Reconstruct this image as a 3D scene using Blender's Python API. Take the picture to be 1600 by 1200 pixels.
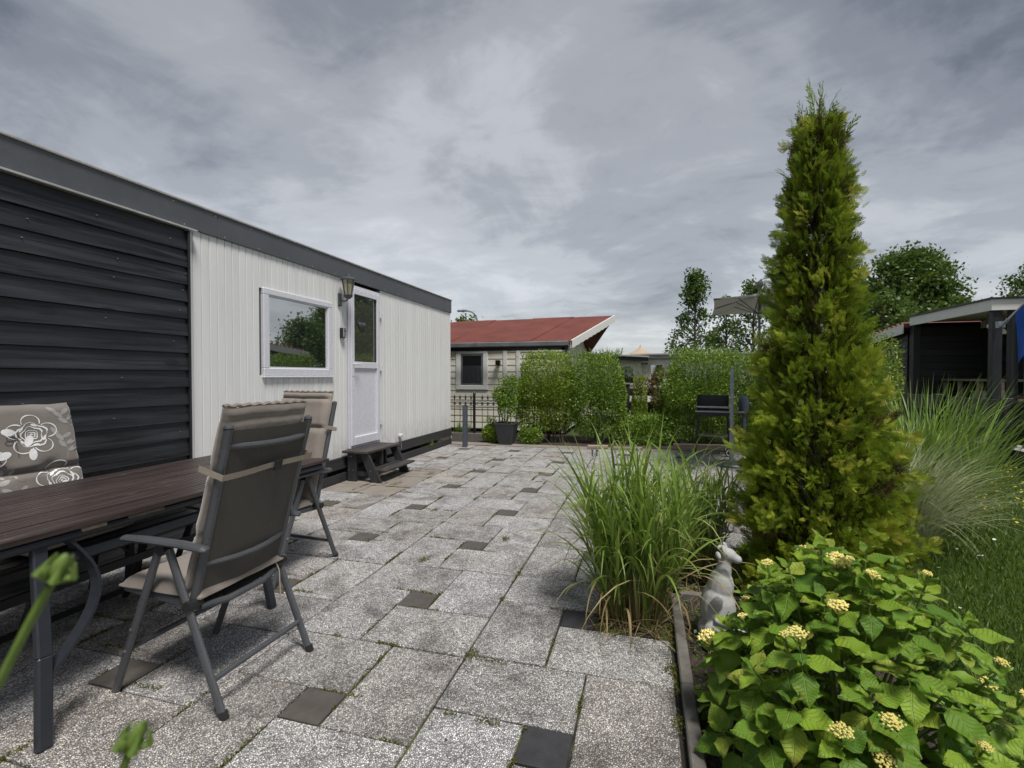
import bpy, math, random
import numpy as np
from mathutils import Vector, Matrix, Euler, noise as mnoise

rad = math.radians
scene = bpy.context.scene
for o in list(bpy.data.objects): bpy.data.objects.remove(o, do_unlink=True)
COL = scene.collection
rng = np.random.default_rng(7)
random.seed(7)

# ------------------------------------------------------------------ camera
CAM_H, YAW, PITCH, FPX = 1.404, 0.270, 0.0170, 752.3      # solved from the paving grid
cd = bpy.data.cameras.new('camera'); cam = bpy.data.objects.new('camera', cd); COL.objects.link(cam)
cam.location = (0, 0, CAM_H); cam.rotation_euler = (math.pi/2 - PITCH, 0, YAW)
cd.sensor_width = 36; cd.lens = FPX/1600*36; cd.clip_start = .05; cd.clip_end = 2000
cd.dof.use_dof = True; cd.dof.focus_distance = 3.6; cd.dof.aperture_fstop = 4.5
scene.camera = cam

# ------------------------------------------------------------------ sky, sun, exposure
SUN_EL, SUN_AZ = 64, 135          # azimuth clockwise from +Y
w = bpy.data.worlds.new('World'); scene.world = w; w.use_nodes = True
nt = w.node_tree; nt.nodes.clear()
def N(nt, t, **k):
    n = nt.nodes.new(t)
    for a, b in k.items():
        if a in n.inputs.keys() if isinstance(a, str) else False: n.inputs[a].default_value = b
        else: setattr(n, a, b)
    return n
def L(nt, a, b): nt.links.new(a, b)
def build_sky(nt):
    out = N(nt, 'ShaderNodeOutputWorld'); bg = N(nt, 'ShaderNodeBackground')
    sky = N(nt, 'ShaderNodeTexSky'); sky.sky_type = 'NISHITA'; sky.sun_disc = False
    sky.sun_elevation = rad(SUN_EL); sky.sun_rotation = rad(SUN_AZ)
    tc = N(nt, 'ShaderNodeTexCoord'); sep = N(nt, 'ShaderNodeSeparateXYZ'); L(nt, tc.outputs['Generated'], sep.inputs[0])
    def M(op, a, b=None, c=None):
        m = N(nt, 'ShaderNodeMath'); m.operation = op
        for i, v in enumerate((a, b, c)):
            if v is None: continue
            if isinstance(v, (int, float)): m.inputs[i].default_value = v
            else: L(nt, v, m.inputs[i])
        return m.outputs[0]
    z = M('MAXIMUM', sep.outputs[2], 0.0); zz = M('ADD', z, .16)
    u = M('DIVIDE', sep.outputs[0], zz); v = M('DIVIDE', sep.outputs[1], zz)
    cmb = N(nt, 'ShaderNodeCombineXYZ'); L(nt, u, cmb.inputs[0]); L(nt, v, cmb.inputs[1])
    def noise(scale, detail, rough, dist, off, stretch=(1, 1, 1)):
        mp = N(nt, 'ShaderNodeMapping'); mp.inputs['Location'].default_value = off; mp.inputs['Scale'].default_value = stretch
        mp.inputs['Rotation'].default_value = (0, 0, rad(25))
        L(nt, cmb.outputs[0], mp.inputs[0])
        n = N(nt, 'ShaderNodeTexNoise'); n.inputs['Scale'].default_value = scale; n.inputs['Detail'].default_value = detail
        n.inputs['Roughness'].default_value = rough; n.inputs['Distortion'].default_value = dist
        L(nt, mp.outputs[0], n.inputs['Vector']); return n.outputs[0]
    big = noise(.42, 3, .5, .6, SKY_OFF); mid = noise(1.15, 8, .58, .6, (1.3, 4.7, 2), (1, .8, 1)); fin = noise(3.6, 8, .60, .5, (5, 2, 1), (.8, 1.1, 1))
    s = M('ADD', M('ADD', M('MULTIPLY', big, .80), M('MULTIPLY', mid, .52)), M('MULTIPLY', fin, .25))     # ~0.6 mean
    s = M('ADD', s, M('MULTIPLY', M('SUBTRACT', .33, z), .58))            # thinner towards the horizon
    ramp = N(nt, 'ShaderNodeValToRGB'); cr = ramp.color_ramp; cr.interpolation = 'EASE'
    cr.elements[0].position = .57; cr.elements[0].color = (.135, .145, .165, 1)
    cr.elements[1].position = 1.0; cr.elements[1].color = (.66, .67, .69, 1)
    for p, c in ((.66, (.240, .250, .272, 1)), (.77, (.375, .385, .405, 1)), (.87, (.52, .53, .55, 1))):
        e = cr.elements.new(p); e.color = c
    L(nt, s, ramp.inputs[0])
    mul = N(nt, 'ShaderNodeMixRGB'); mul.blend_type = 'MULTIPLY'; mul.inputs[0].default_value = 1; mul.inputs[2].default_value = (SKY_GAIN,)*3 + (1,)
    L(nt, ramp.outputs[0], mul.inputs[1])
    mix = N(nt, 'ShaderNodeMixRGB'); mix.inputs[0].default_value = .92
    L(nt, sky.outputs[0], mix.inputs[1]); L(nt, mul.outputs[0], mix.inputs[2])
    L(nt, mix.outputs[0], bg.inputs[0]); bg.inputs[1].default_value = .1
    L(nt, bg.outputs[0], out.inputs[0])
SKY_GAIN = 3.55; SKY_OFF = (9.3, 4.1, 0)
build_sky(nt)
sd = bpy.data.lights.new('sun', 'SUN'); so = bpy.data.objects.new('sun', sd); COL.objects.link(so)
sd.energy = 1.5; sd.angle = rad(16); sd.color = (1, .965, .92)
_d = Vector((math.sin(rad(SUN_AZ))*math.cos(rad(SUN_EL)), math.cos(rad(SUN_AZ))*math.cos(rad(SUN_EL)), math.sin(rad(SUN_EL))))
so.rotation_euler = _d.to_track_quat('Z', 'Y').to_euler(); so.location = _d*60
vs = scene.view_settings; vs.view_transform = 'Standard'; vs.look = 'None'; vs.exposure = 1.52; vs.gamma = 1; vs.use_curve_mapping = False
scene.render.engine = 'CYCLES'
scene.cycles.max_bounces = 8; scene.cycles.transparent_max_bounces = 12

# ------------------------------------------------------------------ helpers
def at(px, py, x=None, y=None, z=None):
    """point on a plane (x, y or z fixed) under pixel (px,py) of the 1600x1200 photograph"""
    d = cam.rotation_euler.to_matrix() @ Vector(((px-800)/FPX, -(py-600)/FPX, -1))
    t = x/d.x if x is not None else (y/d.y if y is not None else (z-CAM_H)/d.z)
    return Vector((d.x*t, d.y*t, d.z*t + CAM_H))

class MB:
    def __init__(s): s.v = []; s.f = []
    def add(s, vs, fs):
        n = len(s.v); s.v += [tuple(p) for p in vs]; s.f += [tuple(i+n for i in f) for f in fs]; return s
    def box(s, x0, x1, y0, y1, z0, z1, b=0.0, rot=None, about=None):
        if x0 > x1: x0, x1 = x1, x0
        if y0 > y1: y0, y1 = y1, y0
        if z0 > z1: z0, z1 = z1, z0
        b = min(b, (x1-x0)*.45, (y1-y0)*.45, (z1-z0)*.45)
        if b <= 0:
            v = [(x, y, z) for x in (x0, x1) for y in (y0, y1) for z in (z0, z1)]
            f = [(0, 1, 3, 2), (4, 6, 7, 5), (0, 4, 5, 1), (2, 3, 7, 6), (0, 2, 6, 4), (1, 5, 7, 3)]
        else:
            v = []; idx = {}
            for ix, x in ((-1, x0), (1, x1)):
                for iy, y in ((-1, y0), (1, y1)):
                    for iz, z in ((-1, z0), (1, z1)):
                        for a in range(3):
                            p = [x - ix*b, y - iy*b, z - iz*b]; p[a] = (x, y, z)[a]
                            idx[(ix, iy, iz, a)] = len(v); v.append(tuple(p))
            f = []
            for a in range(3):
                o1, o2 = [(1, 2), (2, 0), (0, 1)][a]
                for sgn in (-1, 1):
                    q = []
                    for s1, s2 in ((-1, -1), (1, -1), (1, 1), (-1, 1)):
                        k = [0, 0, 0]; k[a] = sgn; k[o1] = s1; k[o2] = s2; q.append(idx[(*k, a)])
                    f.append(tuple(q if sgn > 0 else q[::-1]))
                for s1 in (-1, 1):
                    for s2 in (-1, 1):      # edge along axis a, between faces o1 and o2
                        k0 = [0, 0, 0]; k1 = [0, 0, 0]; k0[a] = -1; k1[a] = 1
                        k0[o1] = k1[o1] = s1; k0[o2] = k1[o2] = s2
                        q = (idx[(*k0, o1)], idx[(*k1, o1)], idx[(*k1, o2)], idx[(*k0, o2)])
                        f.append(q if s1*s2 < 0 else q[::-1])
            for ix in (-1, 1):
                for iy in (-1, 1):
                    for iz in (-1, 1):
                        q = tuple(idx[(ix, iy, iz, a)] for a in range(3)); f.append(q if ix*iy*iz > 0 else q[::-1])
        if rot is not None:
            R = Euler(rot).to_matrix(); c = Vector(about if about else ((x0+x1)/2, (y0+y1)/2, (z0+z1)/2))
            v = [tuple(R @ (Vector(p)-c) + c) for p in v]
        return s.add(v, f)
    def bar(s, p0, p1, w, h, b=0.0, up=(0, 0, 1)):
        """box from p0 to p1, w across, h along 'up'"""
        p0 = Vector(p0); p1 = Vector(p1); d = (p1-p0); Ln = d.length; d.normalize(); u = Vector(up)
        r = d.cross(u)
        if r.length < 1e-4: u = Vector((1, 0, 0)); r = d.cross(u)
        r.normalize(); u = r.cross(d)
        t = MB().box(0, Ln, -w/2, w/2, -h/2, h/2, b)
        return s.add([tuple(p0 + d*x + r*y*-1 + u*z) for x, y, z in t.v], t.f)
    def tube(s, pts, r, n=8, cap=True, flat=1.0, up=(0, 0, 1)):
        pts = [Vector(p) for p in pts]; m = len(pts)
        rs = r if hasattr(r, '__len__') else [r]*m
        vs = []; fs = []
        prev = None
        for i, p in enumerate(pts):
            d = (pts[min(i+1, m-1)] - pts[max(i-1, 0)]).normalized()
            if prev is None:
                u = Vector(up)
                if abs(d.dot(u)) > .95: u = Vector((1, 0, 0))
                a = d.cross(u).normalized()
            else:
                a = (prev - d*prev.dot(d)).normalized()
            prev = a; b = d.cross(a)
            for k in range(n):
                t = 2*math.pi*k/n; vs.append(p + a*math.cos(t)*rs[i] + b*math.sin(t)*rs[i]*flat)
        for i in range(m-1):
            for k in range(n):
                k2 = (k+1) % n; fs.append((i*n+k, i*n+k2, (i+1)*n+k2, (i+1)*n+k))
        if cap: fs.append(tuple(range(n))[::-1]); fs.append(tuple((m-1)*n+k for k in range(n)))
        return s.add(vs, fs)
    def lathe(s, prof, c=(0, 0, 0), n=16, cap=True):
        vs = []; fs = []; m = len(prof)
        for r, z in prof:
            for k in range(n):
                t = 2*math.pi*k/n; vs.append((c[0]+r*math.cos(t), c[1]+r*math.sin(t), c[2]+z))
        for i in range(m-1):
            for k in range(n):
                k2 = (k+1) % n; fs.append((i*n+k, i*n+k2, (i+1)*n+k2, (i+1)*n+k))
        if cap: fs.append(tuple(range(n))[::-1]); fs.append(tuple((m-1)*n+k for k in range(n)))
        return s.add(vs, fs)
    def prism(s, poly, axis, a0, a1):
        """extrude a 2-D polygon along axis 0/1/2"""
        n = len(poly); vs = []
        for a in (a0, a1):
            for p, q in poly:
                c = [0, 0, 0]; o = [i for i in range(3) if i != axis]; c[axis] = a; c[o[0]] = p; c[o[1]] = q; vs.append(tuple(c))
        fs = [tuple(range(n))[::-1], tuple(range(n, 2*n))] + [(i, (i+1) % n, (i+1) % n + n, i+n) for i in range(n)]
        return s.add(vs, fs)
    def grid(s, fn, nu, nv):
        vs = [fn(i/nu, j/nv) for j in range(nv+1) for i in range(nu+1)]
        fs = [(j*(nu+1)+i, j*(nu+1)+i+1, (j+1)*(nu+1)+i+1, (j+1)*(nu+1)+i) for j in range(nv) for i in range(nu)]
        return s.add(vs, fs)
    def mesh(s, name, smooth=30):
        me = bpy.data.meshes.new(name); me.from_pydata(s.v, [], s.f)
        bm_fix(me)
        if smooth: me.shade_smooth(); me.set_sharp_from_angle(angle=rad(smooth))
        return me
import bmesh
def bm_fix(me):
    bm = bmesh.new(); bm.from_mesh(me); bmesh.ops.recalc_face_normals(bm, faces=bm.faces); bm.to_mesh(me); bm.free()

def np_mesh(name, V, F, attr=None, smooth=False):
    """fast mesh from numpy arrays; F is (m,k)"""
    V = np.asarray(V, np.float32).reshape(-1, 3); F = np.asarray(F, np.int32); m, k = F.shape
    me = bpy.data.meshes.new(name); me.vertices.add(len(V)); me.vertices.foreach_set('co', V.ravel())
    me.loops.add(m*k); me.loops.foreach_set('vertex_index', F.ravel())
    me.polygons.add(m); me.polygons.foreach_set('loop_start', np.arange(0, m*k, k, dtype=np.int32))
    me.polygons.foreach_set('loop_total', np.full(m, k, np.int32))
    if smooth: me.polygons.foreach_set('use_smooth', np.ones(m, bool))
    if attr is not None:
        a = me.attributes.new('rnd', 'FLOAT', 'POINT'); a.data.foreach_set('value', np.asarray(attr, np.float32))
    me.update(calc_edges=True); me.validate(); return me

def link(name, me, mat, parent=None, loc=(0, 0, 0), rot=(0, 0, 0), kind=None):
    o = bpy.data.objects.new(name, me); COL.objects.link(o); o.location = loc; o.rotation_euler = rot
    if parent is not None: o.parent = parent
    if mat is not None and me is not None and not me.materials: me.materials.append(mat)
    if kind: o['kind'] = kind
    return o
def obj(name, mb, mat, parent=None, loc=(0, 0, 0), rot=(0, 0, 0), smooth=30, kind=None):
    return link(name, mb.mesh(name, smooth), mat, parent, loc, rot, kind)
def tag(o, label, cat, group=None):
    o['label'] = label; o['category'] = cat
    if group: o['group'] = group
    return o
def thing(name, label, cat, loc=(0, 0, 0), rz=0.0, group=None):
    o = bpy.data.objects.new(name, None); COL.objects.link(o); o.location = loc; o.rotation_euler = (0, 0, rz); o.empty_display_size = .1
    return tag(o, label, cat, group)
def copy_tree(o, parent=None):
    c = o.copy(); COL.objects.link(c); c.parent = parent
    for ch in o.children: copy_tree(ch, c)
    return c
def struct(o): o['kind'] = 'structure'; return o

# ------------------------------------------------------------------ materials
class NM:
    def __init__(s, name):
        s.m = bpy.data.materials.new(name); s.m.use_nodes = True; s.t = s.m.node_tree; s.t.nodes.clear()
        s.out = s.t.nodes.new('ShaderNodeOutputMaterial'); s.p = s.t.nodes.new('ShaderNodeBsdfPrincipled')
        s.t.links.new(s.p.outputs[0], s.out.inputs[0])
    def n(s, t): return s.t.nodes.new(t)
    def l(s, a, b): s.t.links.new(a, b)
    def sock(s, v, inp):
        if isinstance(v, (int, float)): inp.default_value = v
        elif isinstance(v, (tuple, list)): inp.default_value = tuple(v) if len(v) == len(inp.default_value) else tuple(v)+(1,)
        else: s.l(v, inp)
    def coord(s, scale=(1, 1, 1), rand=False, kind='Object'):
        tc = s.n('ShaderNodeTexCoord'); v = tc.outputs[kind]
        if rand:
            oi = s.n('ShaderNodeObjectInfo'); mu = s.n('ShaderNodeVectorMath'); mu.operation = 'SCALE'
            mu.inputs[0].default_value = (37.1, 91.7, 53.3); s.l(oi.outputs['Random'], mu.inputs['Scale'])
            ad = s.n('ShaderNodeVectorMath'); ad.operation = 'ADD'; s.l(v, ad.inputs[0]); s.l(mu.outputs[0], ad.inputs[1]); v = ad.outputs[0]
        if scale != (1, 1, 1):
            mp = s.n('ShaderNodeMapping'); mp.inputs['Scale'].default_value = scale; s.l(v, mp.inputs[0]); v = mp.outputs[0]
        return v
    def noise(s, vec, scale, detail=4, rough=.55, dist=0.0):
        n = s.n('ShaderNodeTexNoise'); n.inputs['Scale'].default_value = scale; n.inputs['Detail'].default_value = detail
        n.inputs['Roughness'].default_value = rough; n.inputs['Distortion'].default_value = dist; s.l(vec, n.inputs['Vector']); return n.outputs[0]
    def voro(s, vec, scale, feature='F1', out='Distance', rnd=1.0):
        n = s.n('ShaderNodeTexVoronoi'); n.feature = feature; n.inputs['Scale'].default_value = scale; n.inputs['Randomness'].default_value = rnd
        s.l(vec, n.inputs['Vector']); return n.outputs[out]
    def ramp(s, v, stops, mode='LINEAR'):
        r = s.n('ShaderNodeValToRGB'); cr = r.color_ramp; cr.interpolation = mode
        cr.elements[0].position = stops[0][0]; cr.elements[0].color = (*stops[0][1], 1)
        cr.elements[1].position = stops[-1][0]; cr.elements[1].color = (*stops[-1][1], 1)
        for p, c in stops[1:-1]: e = cr.elements.new(p); e.color = (*c, 1)
        s.l(v, r.inputs[0]); return r.outputs[0]
    def mix(s, f, a, b, mode='MIX'):
        m = s.n('ShaderNodeMixRGB'); m.blend_type = mode
        s.sock(f, m.inputs[0]); s.sock(a, m.inputs[1]); s.sock(b, m.inputs[2]); return m.outputs[0]
    def math(s, op, a, b=None, c=None, clamp=False):
        m = s.n('ShaderNodeMath'); m.operation = op; m.use_clamp = clamp
        for i, v in enumerate((a, b, c)):
            if v is not None: s.sock(v, m.inputs[i])
        return m.outputs[0]
    def maprange(s, v, a, b, c, d, smooth=False):
        m = s.n('ShaderNodeMapRange'); m.interpolation_type = 'SMOOTHSTEP' if smooth else 'LINEAR'
        s.l(v, m.inputs[0])
        for i, x in enumerate((a, b, c, d)): m.inputs[i+1].default_value = x
        return m.outputs[0]
    def bump(s, h, strength=.5, dist=.005, prev=None):
        b = s.n('ShaderNodeBump'); b.inputs['Strength'].default_value = strength; b.inputs['Distance'].default_value = dist
        s.l(h, b.inputs['Height'])
        if prev is not None: s.l(prev, b.inputs['Normal'])
        return b.outputs[0]
    def set(s, color=None, rough=None, metal=None, normal=None, spec=None, coat=None, sheen=None):
        if color is not None: s.sock(color, s.p.inputs['Base Color'])
        if rough is not None: s.sock(rough, s.p.inputs['Roughness'])
        if metal is not None: s.sock(metal, s.p.inputs['Metallic'])
        if normal is not None: s.l(normal, s.p.inputs['Normal'])
        if spec is not None: s.sock(spec, s.p.inputs['Specular IOR Level'])
        if coat is not None: s.sock(coat, s.p.inputs['Coat Weight'])
        if sheen is not None: s.sock(sheen, s.p.inputs['Sheen Weight'])
        return s.m
    def sep(s, v):
        n = s.n('ShaderNodeSeparateXYZ'); s.l(v, n.inputs[0]); return n.outputs

def scale3(c, k): return tuple(x*k for x in c)
def m_plain(name, col, rough=.5, metal=0.0, var=.18, scale=6, bump=.0, rand=True, bscale=120, spec=None):
    m = NM(name); v = m.coord(rand=rand)
    n = m.noise(v, scale, 5, .6); n2 = m.noise(v, scale*9, 3, .6)
    f = m.math('ADD', m.math('MULTIPLY', n, .7), m.math('MULTIPLY', n2, .3))
    c = m.ramp(f, [(.3, scale3(col, 1-var)), (.7, scale3(col, 1+var))])
    r = m.maprange(n2, .3, .7, max(.02, rough-.08), min(1, rough+.08))
    nm = m.bump(m.noise(v, bscale, 3, .6), bump, .004) if bump else None
    return m.set(c, r, metal, nm, spec)
def m_wood(name, col, axis=1, rough=.6, contrast=.35, gs=1.0, bump=.4, knots=True, pale=None):
    """grain runs along the local axis"""
    m = NM(name); v = m.coord(rand=True)
    sc = [38*gs]*3; sc[axis] = 1.6*gs
    mp = m.n('ShaderNodeMapping'); mp.inputs['Scale'].default_value = sc; m.l(v, mp.inputs[0])
    g = m.noise(mp.outputs[0], 1.0, 7, .65, .6)
    big = m.noise(v, 2.2, 3, .5)
    c = m.ramp(g, [(.36, scale3(col, 1-contrast)), (.5, col), (.66, scale3(col, 1+contrast))])
    c = m.mix(m.maprange(big, .35, .7, 0, .55), c, m.mix(.5, c, scale3(col, 1-contrast)))
    if pale:
        sc2 = [60*gs]*3; sc2[axis] = 3*gs
        mp2 = m.n('ShaderNodeMapping'); mp2.inputs['Scale'].default_value = sc2; m.l(v, mp2.inputs[0])
        w_ = m.noise(mp2.outputs[0], 1, 4, .7); w2 = m.noise(v, 5, 3, .6)
        c = m.mix(m.math('MULTIPLY', m.maprange(w_, .60, .74, 0, 1), m.maprange(w2, .45, .62, 0, 1)), c, pale)
    oi = m.n('ShaderNodeObjectInfo'); c = m.mix(1.0, c, m.ramp(oi.outputs['Random'], [(0, (.68, .68, .70)), (1, (1.25, 1.22, 1.2))]), 'MULTIPLY')
    h = g
    if knots:
        sk = [4.6]*3; sk[axis] = 2.1
        mk = m.n('ShaderNodeMapping'); mk.inputs['Scale'].default_value = sk; m.l(v, mk.inputs[0])
        kd = m.voro(mk.outputs[0], 1.0, 'F1', 'Distance', 1.0)
        k = m.maprange(kd, .09, .18, 1, 0, True); c = m.mix(k, c, scale3(col, .45))
        h = m.math('ADD', g, m.math('MULTIPLY', k, .8))
    return m.set(c, m.maprange(g, .3, .7, rough-.1, rough+.1), 0, m.bump(h, bump, .0025))
def m_leaf(name, c0, c1, c2=None, rough=.45, trans=.28, attr=False, veins=False, spec=.4):
    """foliage: colour varies from leaf to leaf; some light passes through"""
    m = NM(name)
    if attr == 'obj':
        oi = m.n('ShaderNodeObjectInfo'); r = oi.outputs['Random']
    elif attr:
        a = m.n('ShaderNodeAttribute'); a.attribute_name = 'rnd'; r = a.outputs['Fac']
    else:
        g = m.n('ShaderNodeNewGeometry'); r = g.outputs['Random Per Island']
    st = [(0, c0), (.82, c1)] + ([(1, c2)] if c2 else [(1, c1)])
    c = m.ramp(r, st)
    nm = None
    if veins:
        v = m.coord(); x, y, z = m.sep(v); ax = m.math('ABSOLUTE', x)
        t = m.math('FRACT', m.math('MULTIPLY', m.math('SUBTRACT', y, m.math('MULTIPLY', ax, .62)), 75))
        vein = m.maprange(m.math('ABSOLUTE', m.math('SUBTRACT', t, .5)), .36, .5, 0, 1, True)
        mid = m.maprange(ax, .0008, .0026, 1, 0, True)
        vv = m.math('MAXIMUM', m.math('MULTIPLY', vein, .55), mid)
        c = m.mix(m.math('MULTIPLY', vv, .62), c, m.mix(.55, c, (.46, .56, .18)))
        bl = m.noise(m.coord(rand=True), 22, 3, .6); c = m.mix(m.maprange(bl, .56, .72, 0, .55), c, (.30, .27, .035))
        # scorched tips on some leaves
        tipn = m.noise(m.coord(rand=True), 45, 3, .6)
        tip = m.math('MULTIPLY', m.maprange(m.math('ADD', y, m.math('MULTIPLY', tipn, .05)), .118, .14, 0, 1, True), m.maprange(r, .78, .88, 0, .8))
        c = m.mix(tip, c, (.20, .12, .05))
        nm = m.bump(m.math('ADD', m.math('SUBTRACT', 1.0, vv), m.math('MULTIPLY', m.noise(v, 160, 3, .6), .5)), .9, .004)
    m.set(c, rough, 0, nm, spec)
    tr = m.n('ShaderNodeBsdfTranslucent'); m.l(m.mix(.5 if c1[1] > c1[0]*1.1 else 0.0, c, (.30, .42, .05)), tr.inputs[0])
    if nm is not None: m.l(nm, tr.inputs['Normal'])
    mx = m.n('ShaderNodeMixShader'); mx.inputs[0].default_value = trans
    m.l(m.p.outputs[0], mx.inputs[1]); m.l(tr.outputs[0], mx.inputs[2]); m.l(mx.outputs[0], m.out.inputs[0])
    return m.m
def m_glass(name, tint, refl, see=.0):
    """window pane: mirror-like reflection over a dark or see-through body"""
    m = NM(name); m.set(tint, .08)
    gl = m.n('ShaderNodeBsdfGlossy'); gl.inputs['Roughness'].default_value = .015; gl.inputs[0].default_value = (.92, .95, .95, 1)
    body = m.p.outputs[0]
    if see:
        t = m.n('ShaderNodeBsdfTransparent'); mm = m.n('ShaderNodeMixShader'); mm.inputs[0].default_value = see
        m.l(body, mm.inputs[1]); m.l(t.outputs[0], mm.inputs[2]); body = mm.outputs[0]
    mx = m.n('ShaderNodeMixShader'); fr = m.n('ShaderNodeFresnel'); fr.inputs[0].default_value = 1.5
    m.l(m.math('ADD', m.math('MULTIPLY', fr.outputs[0], 1.0), refl, clamp=True), mx.inputs[0]); m.l(body, mx.inputs[1]); m.l(gl.outputs[0], mx.inputs[2]); m.l(mx.outputs[0], m.out.inputs[0])
    return m.m

def m_pebble():
    m = NM('washed pebble concrete'); v = m.coord(rand=True)
    wob = m.n('ShaderNodeVectorMath'); wob.operation = 'ADD'; m.l(v, wob.inputs[0])
    nz = m.n('ShaderNodeTexNoise'); nz.inputs['Scale'].default_value = 60; m.l(v, nz.inputs['Vector'])
    sb = m.n('ShaderNodeVectorMath'); sb.operation = 'SCALE'; sb.inputs['Scale'].default_value = .006; m.l(nz.outputs['Color'], sb.inputs[0]); m.l(sb.outputs[0], wob.inputs[1])
    vec = wob.outputs[0]; S = 125
    edge = m.voro(vec, S, 'DISTANCE_TO_EDGE', 'Distance'); colr = m.voro(vec, S, 'F1', 'Color')
    f1 = m.voro(vec, S, 'F1', 'Distance')
    r, g, b = m.sep(colr)
    peb = m.ramp(r, [(0, (.24, .24, .25)), (.18, (.36, .365, .375)), (.45, (.52, .52, .525)), (.72, (.66, .655, .64)), (.9, (.80, .79, .77)), (1, (.60, .53, .45))])
    mask = m.maprange(edge, .03, .17, 0, 1, True)
    drop = m.maprange(g, .88, .93, 1, .35)                       # lost stones
    mask = m.math('MULTIPLY', mask, drop)
    c = m.mix(mask, (.135, .131, .126), m.mix(1.0, peb, (1.40, 1.40, 1.41), 'MULTIPLY'))
    # grime: blotches, per-slab tone
    st = m.noise(v, 3.0, 5, .62, .6); st2 = m.noise(v, 11, 4, .6)
    f = m.math('ADD', m.math('MULTIPLY', st, .75), m.math('MULTIPLY', st2, .25))
    c = m.mix(m.maprange(f, .45, .66, 0, .80), c, m.mix(1.0, c, (.30, .285, .27), 'MULTIPLY'))
    oi = m.n('ShaderNodeObjectInfo')
    c = m.mix(1.0, c, m.ramp(oi.outputs['Random'], [(0, (.74, .70, .66)), (.3, (.95, .95, .96)), (.55, (.82, .77, .72)), (.8, (.98, .98, .99)), (1, (.88, .86, .83))]), 'MULTIPLY')
    h = m.math('MULTIPLY', m.math('SUBTRACT', 1.0, m.math('MULTIPLY', f1, 1.0)), mask)
    return m.set(c, m.maprange(st2, .3, .7, .55, .8), 0, m.bump(h, .9, .006), .35)

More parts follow.
